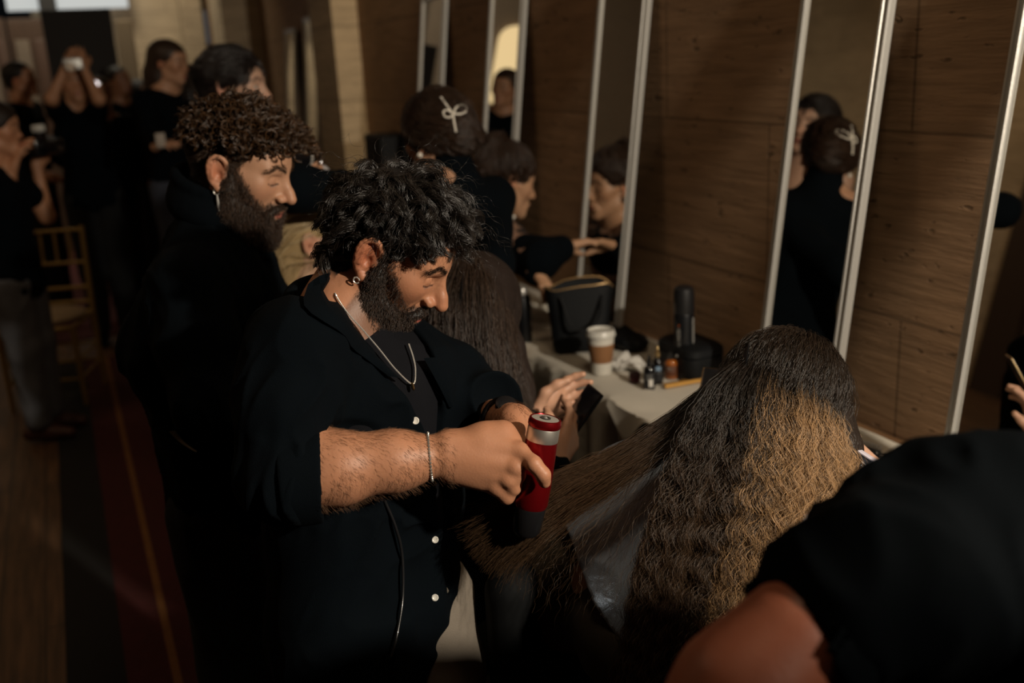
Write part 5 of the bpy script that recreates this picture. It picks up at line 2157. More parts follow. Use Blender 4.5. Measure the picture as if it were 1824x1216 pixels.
# ------------------------------------------------------------------ five leaning mirrors
glass = mat('mirror_glass', (.80, .78, .74), .0, 1.0)
frame_m = mat('pale_silver_frame', (.50, .49, .46), .42, .55, bump=.08, bscale=200)
MZ0, MZ1, MXB, MXT = .786, 1.985, 1.574, 1.728
lean = nrm((MXT - MXB, 0, MZ1 - MZ0))
mlen = math.hypot(MXT - MXB, MZ1 - MZ0)
mnor = nrm((-lean[2], 0, lean[0]))
def mirror(y0, y1, label, zoff=0.0, xoff=0.0, yaw=0.0, base=None, lean_=None, ln=None):
    lv = lean if lean_ is None else nrm(lean_)
    L_ = ln or mlen
    b0 = np.array([MXB + xoff, (y0 + y1) / 2, MZ0 + zoff]) if base is None else np.asarray(base, float)
    yv = np.array([math.sin(yaw), math.cos(yaw), 0])
    nv = nrm(np.cross(lv, yv)) * 1.0
    if nv[0] > 0:
        nv = -nv
    w = y1 - y0
    e = empty('standing_mirror', b0, label, 'mirror', 'mirrors leaning along the stone wall')
    R_ = np.column_stack([nv, yv, lv])
    MB().box(b0 + lv * L_ / 2 - nv * .004, (.004, w - .03, L_ - .03), R_).build('backing', mat('board_black', (.012, .012, .012), .8), e)
    MB().box(b0 + lv * L_ / 2 + nv * .0, (.003, w - .026, L_ - .026), R_).build('glass', glass, e, smooth=False)
    fr = MB()
    def bar(a, b, inward):
        d = nrm(b - a)
        prof = [(-.014, -.010), (-.014, .004), (-.011, .008), (-.006, .008), (-.003, .004), (.001, .004), (.004, .010), (.009, .011), (.012, .007), (.012, -.010)]
        ra, rb = [], []
        for s_, h in prof:
            ra.append(fr.bm.verts.new(tuple(a + inward * s_ + nv * h + d * (s_ + .0))))
            rb.append(fr.bm.verts.new(tuple(b + inward * s_ + nv * h - d * (s_ + .0))))
        for i in range(len(prof)):
            j = (i + 1) % len(prof)
            fr.bm.faces.new((ra[i], ra[j], rb[j], rb[i]))
        fr.bm.faces.new(ra)
        fr.bm.faces.new(rb[::-1])
    c00, c01 = b0 - yv * w / 2, b0 + yv * w / 2
    c10, c11 = c00 + lv * L_, c01 + lv * L_
    bar(c00, c10, yv)
    bar(c01, c11, -yv)
    bar(c00, c01, lv)
    bar(c10, c11, -lv)
    fr.build('frame', frame_m, e, angle=30)
    return e
mirror(1.11, 1.40, 'tall silver-framed mirror at the right edge, reflecting hands and beige columns', yaw=.04)
mirror(1.735, 2.025, 'silver-framed mirror reflecting a bare-shouldered person and a bow clip, above golden hair', yaw=.062)
mirror(2.745, 3.03, 'silver-framed mirror reflecting the profile of the lace-sleeved stylist')
mirror(3.64, 3.95, 'silver-framed mirror reflecting a warm arched light, behind the lace-sleeved stylist')
mirror(4.50, 4.80, 'silver-framed mirror behind the stylist with the white bow clip')
mirror(6.85, 7.20, 'pale-lit mirror leaning left of the beige stone pilaster', base=(1.60, 7.0, .77), lean_=(.09, .05, 1), ln=1.25)
mirror(7.45, 7.75, 'dark narrow mirror leaning beyond the pale-lit one', base=(1.58, 7.6, .77), lean_=(.10, .05, 1), ln=1.2)


# ------------------------------------------------------------------ the other people
def figure(label, H, chest=None, fem=True, skin=(.5, .29, .19), cell=.007, top=None, bottom=None, sleeves=True, arms=None, lean_=0.0, seated=False, eyes='down', neckline='crew', height=None, shoulder=None, detail=True, brow=(.02, .012, .01), lips=(.32, .09, .07), hip_drop=.56, shoes=True, cat='person', foldseed=501, fingers=True, oversleeve=None, up=0.0, scalp=(.014, .010, .008)):
    """a whole standing or seated person grown from the head down; arms: list of (elbow, wrist, hand dir, back of hand)"""
    ch = H.R[:, 1] * np.array([1, 1, 0]) if chest is None else np.asarray(chest) * np.array([1, 1, 0])
    ch = nrm(ch)
    sd_ = nrm(np.cross(ch, ZU))
    sc = H.s
    wsh = (.165 if fem else .19) * sc
    nk = H.w(0, -.03, -.125)
    hp = nk - ZU * hip_drop - ch * lean_
    mid = nk * .5 + hp * .5 + ch * .01
    che = nk * .72 + hp * .28 + ch * .01
    root = empty('person', (hp[0], hp[1], 0), label, cat)
    S = Sdf(.012)
    head_ops(S, H, not fem, detail=detail)
    S.rc(H.w(0, -.03, -.045), nk, .050 if fem else .057, .052 if fem else .06, .03)
    S.chain([nk, che, mid, hp], [.05, .078, .07, .08], .05)
    T = Sdf(.03)
    for q in (-1, 1):
        T.chain([nk - ZU * .08 + sd_ * .07 * q, che + sd_ * .065 * q, mid + sd_ * .05 * q, hp + sd_ * .07 * q - ZU * .03], [.050, .098, .086, .112], .06)
    if up:
        T.rc(nk - ZU * .07, nk + ZU * up, .10, .060, .04)
    shl = []
    for i, q in enumerate((1, -1)):        # his right, then left
        s_ = nk - ZU * .075 + sd_ * wsh * q if shoulder is None or shoulder[i] is None else np.asarray(shoulder[i])
        shl.append(s_)
        if arms is not None and arms[i] is not None:
            el_, wr_, hd_, bk_ = arms[i]
        else:
            el_ = s_ - ZU * .27 + sd_ * .05 * q - ch * .02
            wr_ = el_ - ZU * .16 + ch * .17
            hd_, bk_ = nrm(ch - ZU * .4), nrm(sd_ * q + ZU * .5)
        S.rc(nk - ZU * .03, s_, .045, .042, .05)
        S.chain([s_, el_, wr_], [.040, .036, .025], .03)
        if fingers:
            rest_hand(S, wr_, hd_, bk_, .92 if fem else 1.02, .6, -q)
        else:
            S.chain([wr_, wr_ + nrm(hd_) * .06, wr_ + nrm(hd_) * .13], [.026, .038, .022], .02)
        if sleeves == 'none':
            continue
        T.rc(nk - ZU * .075, s_ - ZU * .012, .050, .058, .05)
        if sleeves == 'short':
            T.chain([s_ - ZU * .012, s_ * .45 + el_ * .55], [.060, .062], .04)
        else:
            T.chain([s_ - ZU * .012, el_, wr_ * .88 + el_ * .12], [.060, .052, .036], .04)
        if oversleeve:
            O_ = Sdf(.03)
            O_.chain([s_ * .35 + el_ * .65, el_, wr_ * .92 + el_ * .08], [.060, .060, .044], .04)
            O_.disp = folds(foldseed + 9, .005, 45)
            O_.damp = .008
            O_.build('sleeve', cell, oversleeve, root)
    B = Sdf(.03)
    for q in (-1, 1):
        h0 = hp + sd_ * .085 * q
        if seated:
            kn_ = h0 + ch * .40
            kn_[2] = .50
        else:
            kn_ = h0 * np.array([1, 1, 0]) + ZU * .48 + ch * .02
        an = kn_ * np.array([1, 1, 0]) + ZU * .12
        S.chain([h0, kn_, an], [.07, .05, .035], .03)
        B.chain([h0 - ZU * .02, kn_, an], [.105, .078, .062], .03)
        if shoes:
            S_ = Sdf(.02)
            f0 = an * np.array([1, 1, 0])
            S_.chain([f0 + ZU * .05 - ch * .05, f0 + ZU * .05 + ch * .05, f0 + ZU * .04 + ch * .14], [.038, .036, .027])
            S_.cut(f0 + ZU * .014, (0, 0, -1))
            S_.build('shoe', .010, shoes if shoes is not True else black_cloth, root)
    S.build('body', cell, skin_m, root, head_color(H, skin, eyes=eyes, brow=brow, lips=lips, hairtone=scalp))
    if neckline == 'bare':
        T.cut(nk - ZU * .165, (0, 0, 1), .01)
    else:
        T.rc(nk + ch * .03 + ZU * (.012 + up), nk + ZU * .2 + ch * .04, .050, .07, .006, '-')
    T.disp = folds(foldseed, .006, 40)
    T.damp = .009
    T.build('top', max(cell, .007), top or black_cloth, root)
    B.disp = folds(foldseed + 5, .006, 36)
    B.damp = .009
    B.build('trousers', max(cell, .010), bottom or MATS['black_trouser_cloth'], root)
    return root, dict(nk=nk, ch=ch, sd=sd_, sh=shl, hp=hp, S=S)


def hair_cap(H, m, parent, bun=None, long_=None, cell=.006, low=.0, thick=1.0, face=.080, seed=601, bangs=0.0, rough=.003):
    S = Sdf(.02)
    S.el(H.w(0, -.016, .042), (.083 * thick, .104 * thick, .086 * thick), H.R)
    S.el(H.w(0, -.055, -.010), (.066 * thick, .056, .060), H.R)
    S.ops.append(('el', (H.w(0, .112, -.048 + bangs), np.array([.098, face + .012, .112]), H.R), H.w(0, .112, -.048), .12, .010, '-'))
    for q in (-1, 1):
        S.ops.append(('el', (H.w(q * .085, .012, -.036), np.array([.034, .042, .052]), H.R), H.w(q * .085, .01, -.03), .06, .008, '-'))
    for (c, r) in (bun or []):
        S.el(H.w(*c), r, H.R)
    for (pts, rs) in (long_ or []):
        S.chain(pts, rs, .03)
    S.disp = folds(seed, rough, 90, (1, 1, .4))
    S.damp = .005
    return S.build('hair', cell, m, parent), S


def comb_hair(H, S, parent, m, target, n, L, seed, region=None, r0=.0005):
    """strands lying on a cap of hair and running toward a knot"""
    r = np.random.default_rng(seed)
    th, zz = r.uniform(0, 6.283, n), r.uniform(-.5, 1, n)
    q = np.column_stack([np.sqrt(1 - zz * zz) * np.cos(th) * .083, -.016 + np.sqrt(1 - zz * zz) * np.sin(th) * .104, .042 + zz * .086])
    d = S.eval(H.W(q))
    k_ = np.abs(d) < .03
    w_ = H.W(q[k_])
    w_ = w_ - S.grad(w_) * (d[k_][:, None] + .0015)
    X = locks(S, H, w_, lambda p, t: (np.array(target) - p) / (np.linalg.norm(np.array(target) - p, axis=1, keepdims=True) + 1e-6), L, 5, 9, .006, .0012, 20, seed, .0, 0, .0012, .2, tang=True)
    return strands('hair_strands', X, r0, r0 * .6, m, parent)


brown_sleek = mat('sleek_brown_hair', (.020, .012, .008), .58, var=.5, vscale=26, bump=.7, bscale=90, spec=.3)
brown_strand = hair_mat('brown_strand', (.010, .006, .004), (.060, .032, .020), .34, .5)
pearl_m = mat('pearl', (.78, .74, .66), .22, coat=.6)


def pearl_drop(p, r, parent, name='earring'):
    return MB().lathe([(.0006, -r), (r * .7, -r * .7), (r, 0), (r * .7, r * .7), (.0006, r)], p, ZU, 18).build(name, pearl_m, parent)


# stylist with the white bow clip, turned away to the left
BH = Head.at_ear(746, 251, 2.84, 230, 14, 0, .97, -1)
b_sh = [None, P(735, 345, 2.74)]
B_arms = [(P(880, 470, 2.78), P(870, 600, 2.66), D(0, -1, .3), CR), (P(524, 336, 2.44), P(546, 338, 2.60), D(-.05, .95, -.1), D(.6, 0, .7))]
B, bi = figure('stylist in black with dark rolled hair, white pearl bow clip, one arm stretched left', BH, facing(226)[0], top=black_cloth, arms=B_arms, shoulder=b_sh, cell=.005, skin=(.42, .23, .14), foldseed=521, up=.050)
b_hair, bS = hair_cap(BH, brown_sleek, B, bun=[((.0, -.085, .0), (.070, .055, .066)), ((.005, -.100, -.036), (.060, .042, .040)), ((-.05, -.03, .02), (.045, .07, .05))], cell=.005, thick=1.02)
comb_hair(BH, bS, b_hair, brown_strand, (.02, -.13, -.03), 2600, .10, 61, r0=.0007)
pearl_drop(BH.w(-.088, -.002, -.044), .0085, B)
BW = empty('bow_clip', P(808, 200, 2.70), 'white pearl-beaded bow clip in the dark rolled hair of the black-topped stylist', 'hair clip')
def beads(name, pts, r, parent, n):
    mb = MB()
    for p in catmull(pts, n):
        mb.lathe([(.0003, -r), (r * .75, -r * .66), (r, 0), (r * .75, r * .66), (.0003, r)], p, ZU, 8)
    return mb.build(name, pearl_m, parent)
def bsurf(lst):
    return [surf(bS, x, y, 2.5, 3.2) + nrm(CAMP - P(x, y, 2.8)) * .014 for x, y in lst]
beads('ribbon', bsurf([(786, 174), (796, 188), (807, 203)]), .0036, BW, 14)
beads('loop', [p + D(.1, .2, .9) * .004 for p in bsurf([(808, 203), (812, 193), (821, 188), (830, 192), (829, 200), (820, 204), (809, 204)])], .0034, BW, 24)
beads('loop', bsurf([(806, 203), (797, 196), (790, 199), (792, 207), (800, 209), (807, 205)]), .0030, BW, 18)
beads('tail', bsurf([(807, 204), (809, 218), (812, 234)]), .0034, BW, 13)

# bare-shouldered person with dark tied-back hair, facing right
AH = Head.at_ear(396, 160, 3.30, 84, 3, 0, 1.0)
A, ai = figure('person with dark tied-back hair and bare shoulders standing behind the curly-haired hairdresser', AH, facing(80)[0], cell=.006, sleeves='none', neckline='bare', skin=(.55, .34, .24), eyes='open', foldseed=541)
a_hair, aS = hair_cap(AH, mat('near_black_hair', (.010, .008, .009), .5, var=.3, vscale=20, spec=.35), A, face=.092, bun=[((0, -.125, -.01), (.045, .040, .045))], thick=1.05)
comb_hair(AH, aS, a_hair, hair_mat('near_black_strand', (.006, .005, .005), (.022, .016, .015), .3, .6), (0, -.12, -.01), 2200, .10, 62, r0=.0007)

# lace-sleeved stylist leaning to the wall
KH = Head.at_ear(912, 329, 3.42, 112, 17, 0, .98)
lace = mat('black_lace', (.02, .018, .017), .8)
def lace_mat():
    m = bpy.data.materials.new('lace_over_skin')
    m.use_nodes = True
    nt = m.node_tree
    b = nt.nodes['Principled BSDF']
    b.inputs['Roughness'].default_value = .7
    tc_ = nt.nodes.new('ShaderNodeTexCoord')
    v = nt.nodes.new('ShaderNodeTexVoronoi')
    v.inputs['Scale'].default_value = 26
    v.feature = 'SMOOTH_F1'
    nt.links.new(tc_.outputs['Object'], v.inputs['Vector'])
    n = nt.nodes.new('ShaderNodeTexNoise')
    n.inputs['Scale'].default_value = 18
    n.inputs['Detail'].default_value = 3
    nt.links.new(tc_.outputs['Object'], n.inputs['Vector'])
    ad = nt.nodes.new('ShaderNodeMath')
    ad.operation = 'ADD'
    nt.links.new(v.outputs['Distance'], ad.inputs[0])
    nt.links.new(n.outputs['Fac'], ad.inputs[1])
    cr = nt.nodes.new('ShaderNodeValToRGB')
    cr.color_ramp.elements[0].position = .82
    cr.color_ramp.elements[0].color = (.010, .009, .009, 1)
    cr.color_ramp.elements[1].position = .98
    cr.color_ramp.elements[1].color = (.26, .15, .10, 1)
    nt.links.new(ad.outputs[0], cr.inputs[0])
    nt.links.new(cr.outputs[0], b.inputs['Base Color'])
    return m
k_arms = [(P(962, 462, 3.30), P(1004, 440, 3.36), D(.9, .25, -.4), CU), (P(930, 455, 3.5), P(958, 488, 3.28), D(.6, -.7, .1), CU)]
K, ki = figure('stylist in sheer black lace top with large round earring, leaning toward the wall mirror', KH, facing(112)[0], top=lace_mat(), arms=k_arms, shoulder=[P(902, 420, 3.42), None], cell=.005, skin=(.47, .27, .16), foldseed=561, oversleeve=black_cloth, lean_=.27)
k_hair, kS = hair_cap(KH, brown_sleek, K, bun=[((0, -.060, .105), (.050, .050, .036))], thick=1.05)
comb_hair(KH, kS, k_hair, brown_strand, (0, -.06, .12), 2200, .10, 63, r0=.0007)
pearl_drop(KH.w(.090, -.002, -.042), .0115, K)
pearl_drop(KH.w(-.090, -.002, -.042), .0115, K)
pearl_drop(P(915, 386, 3.36), .007, K, 'brooch')

# blonde client between the two rows
DH = Head.at_ear(551, 438, 2.66, 104, 2, 0, .98)
DD, di = figure('seated client with sleek straight blonde hair tucked behind the ear', DH, facing(104)[0], cell=.006, skin=(.55, .34, .23), foldseed=581, seated=True)
blonde = mat('blonde_hair', (.36, .25, .12), .5, var=.2, vscale=16, spec=.3)
bl_pts = [DH.w(0, -.06, .02), DH.w(0, -.085, -.08), DH.w(0, -.09, -.2), DH.w(0, -.09, -.32)]
d_hair, dS = hair_cap(DH, blonde, DD, long_=[(bl_pts, [.072, .062, .055, .04])], thick=1.0, rough=.0008)
blonde_s = hair_mat('blonde_strand', (.22, .14, .06), (.60, .46, .26), .35, .5)
r_ = np.random.default_rng(71)
q = np.column_stack([r_.uniform(-.08, .08, 900), r_.uniform(-.1, .05, 900), r_.uniform(.05, .12, 900)])
q = DH.loc(np.array([p for p in DH.W(q)]))
dq = dS.eval(DH.W(q))
gq = dS.grad(DH.W(q))
rt = DH.W(q) - gq * dq[:, None]
strands('hair_strands', locks(dS, DH, rt, lambda p, t: np.column_stack([p[:, 0] * 1.0, np.where(p[:, 2] > -.02, -1.6 - 8 * np.clip(p[:, 1], 0, 1), -.05), np.where(p[:, 1] < -.05, -1.2, -.25)]), .26, 4, 14, .005, .0002, 6, 72, 0, .2, .001, .1, tang=True), .0006, .0004, blonde_s, d_hair)

# client with long dark hair looking at a telephone
NH = Head.at(842, 556, 2.12, 122, 24, 0, .97)
n_f = facing(122)[0]
n_r = (P(958, 850, 1.93), P(985, 830, 1.88), D(.42, .62, -.62), D(.6, -.3, .7))
n_l = (P(920, 790, 2.10), P(948, 752, 2.06), D(.70, .55, -.5), D(-.5, .3, -.8))
NN, ni = figure('seated client with long straight dark hair, holding up a telephone in both hands', NH, n_f, cell=.004, skin=(.52, .29, .19), seated=True, foldseed=591, arms=[n_r, n_l])
GN = np.stack([catmull(px3(g), 20) for g in [
    [(800, 480, 2.02), (775, 540, 1.99), (775, 640, 1.98), (790, 760, 2.0), (800, 880, 2.02)],
    [(822, 470, 2.02), (810, 540, 1.97), (815, 640, 1.955), (830, 750, 1.97), (845, 860, 2.0)],
    [(850, 468, 2.03), (858, 530, 1.98), (868, 640, 1.955), (880, 740, 1.965), (890, 840, 2.0)],
    [(868, 478, 2.05), (884, 535, 2.02), (894, 640, 1.985), (902, 720, 1.985), (912, 790, 2.0)],
    [(876, 490, 2.08), (898, 550, 2.08), (914, 640, 2.03), (928, 700, 2.02), (938, 745, 2.02)]]])
nb = [([GN[g][k] + nrm(GN[g][k] - CAMP) * .045 for k in range(2, 18, 3)], [.036 if g < 3 else .024] * 6) for g in range(5)]
n_hair, nS = hair_cap(NH, mat('umber_hair', (.018, .012, .010), .5, var=.35, vscale=40, bump=.6, bscale=150, spec=.3), NN, long_=nb, thick=1.05)
strands('hair_strands', sheet_strands(GN, 5200, .03, 321, .0022, .06, .010, 130, .006, .15, short=.25), .00045, .00022, hair_mat('umber_strand', (.014, .009, .007), (.060, .036, .024), .4, .4), n_hair)
hair_clip(P(821, 522, 1.955), CU + CR * .1, CB, 'glossy black clip in the long dark hair beside the front hairdresser\'s face', .075)
ph = empty('telephone', P(1036, 716, 1.97), 'black telephone held up by the seated dark-haired client', 'telephone')
pcx = D(.317, -.286, .90)
pcy = D(-.57, -.82, -.05)
pcy = nrm(pcy - pcx * pcx.dot(pcy))
pn = np.cross(pcx, pcy)
if pn.dot(CB) < 0:
    pn = -pn
cc = P(1062, 693, 1.98) + pcy * .0725
RR = np.column_stack([pcx, pcy, pn])
MB().box(cc, (.070, .145, .008), RR, .0035).build('body', blackgl, ph)
MB().box(cc + pn * .0042, (.064, .138, .0006), RR).build('screen', mat('dark_screen', (.004, .006, .012), .08, coat=.3), ph, smooth=False)
for k in range(3):
    MB().lathe([(.006, 0), (.006, .002), (.0001, .002)], cc - pn * .004 + pcx * (-.02 + .0 * k) - pcy * (.055 - .016 * k), -pn, 14).build('camera_lens', blackgl, ph)

hair_cap(FHd, brown_sleek, F, bun=[((0, -.10, .02), (.05, .045, .05))], cell=.008)


# ------------------------------------------------------------------ things held or standing beyond the two hairdressers
p = P(541, 280, 2.62)
dr = empty('hair_dryer', p, 'black hair dryer with shiny rear ring, held up beside the curly-haired hairdresser\'s face', 'hair dryer')
dax = D(.35, .15, -.9)
MB().lathe([(.020, -.10), (.024, -.095), (.030, -.05), (.036, 0), (.036, .045), (.030, .06), (.001, .062)], p - dax * .02, dax, 36).build('body', blackgl, dr)
MB().lathe([(.0365, .0), (.0375, .002), (.0375, .010), (.0365, .012)], p - dax * .02, dax, 36).build('ring', silver, dr)
MB().tube([p, p - CU * .06 + CR * .01, p - CU * .12 + CR * .015], [.017, .016, .014], 16, flat=.8).build('handle', blackgl, dr)
p = P(573, 318, 2.75)
sb = empty('spray_bottle', p - CU * .03, 'clear spray bottle with chrome top, between the hair dryer and the beige pilaster', 'bottle')
clear = mat('clear_plastic', (.40, .39, .40), .12, coat=.5)
MB().lathe([(.028, -.05), (.031, -.046), (.031, .01), (.020, .030), (.011, .038)], p, ZU, 32).build('body', clear, sb)
MB().lathe([(.012, .036), (.012, .058), (.009, .062), (.009, .074), (.001, .076)], p, ZU, 24).build('collar', mat('chrome', (.85, .85, .88), .12, 1.0), sb)
MB().tube([p + ZU * .07 - CR * .002, p + ZU * .082, p + ZU * .084 - CR * .02], [.006, .008, .005], 10).build('trigger', MATS['chrome'], sb)
# black screen or case beyond the arm, at the back of the table
p = on_y(706, 262, 5.3) + np.array([-.05, 0, 0])
bc_ = empty('equipment_case', (p[0], 5.3, 0), 'tall black equipment case standing past the stylist with the bow clip', 'case')
MB().box((p[0], 5.3, p[2] / 2 + .05), (.17, .30, p[2] + .05), bev=.01).build('body', bl_l, bc_)
for z_ in (.3, .9):
    MB().box((p[0], 5.145, z_), (.06, .012, .03), bev=.003).build('latch', silver, bc_)

# ------------------------------------------------------------------ gold chair
GC = on_z(128, 690, 0)
ggold = mat('chair_gold', (.42, .29, .10), .38, .55)
cu = nrm(np.array([.95, -.30, 0]))     # along the back rest
cvv = np.cross(ZU, cu)                 # toward the seat front
if cvv[1] > 0:
    cvv = -cvv
gchair = empty('banquet_chair', GC, 'gold bamboo-style banquet chair with spindle back and cream cushion at the left', 'chair')
bk0, bk1 = GC - cu * .19, GC + cu * .19
for s_ in (bk0, bk1):
    MB().tube([s_ , s_ + ZU * .45, s_ + ZU * .92 - cvv * .05], [.014, .015, .013], 12).build('back_post', ggold, gchair)
for s_ in (bk0 + cvv * .38, bk1 + cvv * .38):
    MB().tube([s_, s_ + ZU * .44], [.012, .015], 12).build('leg', ggold, gchair)
for z_, off in ((.90, -.049), (.72, -.03), (.58, -.015), (.50, -.005)):
    MB().tube([bk0 + ZU * z_ + cvv * off, bk1 + ZU * z_ + cvv * off], .010, 10).build('rail', ggold, gchair)
for k in range(1, 5):
    q = bk0 + cu * .38 * k / 5
    MB().tube([q + ZU * .72 - cvv * .03, q + ZU * .90 - cvv * .049], .008, 8).build('spindle', ggold, gchair)
for (a, b) in ((bk0, bk1), (bk0 + cvv * .38, bk1 + cvv * .38), (bk0, bk0 + cvv * .38), (bk1, bk1 + cvv * .38)):
    for z_ in (.16, .26):
        MB().tube([a + ZU * z_, b + ZU * z_], .008, 8).build('stretcher', ggold, gchair)
    MB().tube([a + ZU * .44, b + ZU * .44], .014, 10).build('seat_rail', ggold, gchair)
S_ = Sdf(.03)
S_.el(GC + cvv * .19 + ZU * .475, (.21, .20, .035), np.column_stack([cu, cvv, ZU]))
S_.build('cushion', .012, mat('cream_cushion', (.42, .32, .20), .85), gchair)

# ------------------------------------------------------------------ people at the far left
jean = mat('grey_jeans', (.12, .125, .14), .9, var=.5, vscale=9)
dark_jean = mat('dark_jeans', (.030, .036, .055), .9, var=.5, vscale=12)
tan_coat = mat('tan_coat', (.26, .14, .06), .9)
brown_shoe = mat('brown_leather', (.07, .025, .016), .5)
def camera_prop(p, look, label, w=.13, silver_top=True):
    e = empty('camera', p, label, 'camera')
    u = nrm(np.cross(look, ZU))
    R_ = np.column_stack([u, nrm(look), np.cross(u, nrm(look))])
    MB().box(p, (w, .06, .09), R_, .012).build('body', blackgl, e)
    MB().lathe([(.034, .03), (.036, .05), (.036, .11), (.032, .115), (.028, .112), (.001, .105)], p, look, 24).build('lens', blackgl, e)
    MB().box(p + ZU * .055, (.05, .04, .03), R_, .006).build('viewfinder', blackgl, e)
    if silver_top:
        MB().box(p + ZU * .088, (.045, .05, .035), R_, .01).build('flash', mat('flash_white', (.55, .55, .52), .4), e)
    return e

# photographer at the left edge
f0 = on_z(112, 772, 0)
PH = Head((f0[0] - .04, f0[1] - .0, 1.50), *facing(100, 6), 1.0)
ph_b = P(20, 250, 4.75)
ph_a = [(P(4, 385, 4.65), P(22, 300, 4.6), D(.35, .9, 0), D(-.7, .3, .6)), (P(84, 385, 4.95), P(66, 300, 4.9), D(.2, .9, .2), D(.7, 0, .6))]
PR, pi_ = figure('photographer in black top and faded grey jeans at the left edge holding a camera', PH, facing(95)[0], fem=False, cell=.010, skin=(.45, .22, .12), bottom=jean, sleeves='short', arms=ph_a, detail=False, foldseed=701, shoes=brown_shoe, hip_drop=.58)
hair_cap(PH, brown_base, PR, cell=.010, thick=1.1, seed=703)
camera_prop(P(74, 262, 4.75), D(.9, 0, .3), 'black camera with pale flash held by the photographer at the left edge')

# tall person lifting a small camera overhead
TH_ = Head.at(134, 150, 6.2, 25, -6, 0, 1.0)
t_arms = [(P(92, 176, 5.95), P(114, 126, 5.95), D(.25, .95, 0), D(-.7, 0, .7)), (P(176, 176, 6.05), P(150, 124, 6.0), D(-.3, .9, 0), D(.6, 0, .8))]
TP, ti = figure('tall person in black with both arms raised, holding a silver camera', TH_, facing(20)[0], fem=False, cell=.012, skin=(.45, .23, .13), sleeves='short', arms=t_arms, detail=False, foldseed=711, shoulder=[P(104, 196, 6.15), P(172, 196, 6.2)])
hair_cap(TH_, dark_hair, TP, cell=.012, seed=713)
cp = empty('camera', P(130, 114, 5.95), 'small silver camera raised by the tall person in black', 'camera')
MB().box(P(130, 114, 5.95), (.11, .05, .07), None, .01).build('body', mat('camera_silver', (.50, .50, .48), .35, .3), cp)
MB().lathe([(.026, .02), (.026, .06), (.001, .06)], P(131, 122, 5.93), D(.1, -.1, 1), 20).build('lens', silver, cp)

# person with long hair and a tan coat, side on
LHd = Head.at(303, 112, 5.6, 75, 10, 0, .98)
lh_pts = [LHd.w(0, -.05, .03), LHd.w(0, -.075, -.08), LHd.w(0, -.085, -.20), LHd.w(0, -.08, -.30)]
LP, li = figure('long-haired person in a dark jacket holding a pale telephone, side on near the back wall', LHd, facing(60)[0], cell=.010, skin=(.46, .25, .15), bottom=dark_jean, detail=False, foldseed=721, arms=[(P(270, 232, 5.45), P(276, 262, 5.3), D(.6, .1, .3), D(-.3, .8, .4)), None])
hair_cap(LHd, mat('long_brown_hair', (.030, .017, .011), .45, var=.3, vscale=30), LP, long_=[(lh_pts, [.085, .080, .07, .045])], cell=.010, seed=723)
tp = empty('telephone', P(286, 250, 5.22), 'pale telephone in the hand of the long-haired person in a dark jacket', 'telephone')
MB().box(P(286, 250, 5.22), (.05, .010, .075), None, .004).build('body', mat('pale_case', (.34, .29, .24), .5), tp)
CH2 = Head.at(338, 150, 6.3, 200, 0, 0, .98)
CP, ci_ = figure('person in a tan coat, mostly hidden behind the two heads at the left', CH2, cell=.012, skin=(.4, .22, .14), top=tan_coat, detail=False, foldseed=731)
hair_cap(CH2, dark_hair, CP, cell=.012, seed=733)

# dim faces in the crowd
lp = P(171, 150, 6.55)
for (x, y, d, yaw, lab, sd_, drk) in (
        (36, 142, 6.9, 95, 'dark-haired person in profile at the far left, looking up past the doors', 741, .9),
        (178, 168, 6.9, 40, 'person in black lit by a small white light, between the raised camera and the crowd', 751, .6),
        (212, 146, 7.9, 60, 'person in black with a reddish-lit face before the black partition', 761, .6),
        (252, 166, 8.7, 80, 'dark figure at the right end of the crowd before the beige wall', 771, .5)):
    h_ = Head.at(x, y, d, yaw, -4, 0, 1.0)
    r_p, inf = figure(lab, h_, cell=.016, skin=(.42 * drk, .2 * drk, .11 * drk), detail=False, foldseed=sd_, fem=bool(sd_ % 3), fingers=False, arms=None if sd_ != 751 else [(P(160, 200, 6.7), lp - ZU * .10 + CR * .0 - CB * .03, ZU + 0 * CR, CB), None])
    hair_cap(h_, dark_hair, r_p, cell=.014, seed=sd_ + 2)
lp = P(171, 150, 6.55)
ll = empty('camera_light', lp, 'small bright white lamp on a camera in the crowd', 'lamp')
MB().box(lp + CB * -.02, (.05, .03, .05), None, .006).build('housing', blackgl, ll)
MB().lathe([(.001, 0), (.020, 0), (.020, .008), (.001, .010)], lp + CB * .004, CB, 20).build('bulb', emit('white_glow', (1.0, .90, .92), 2.2), ll)

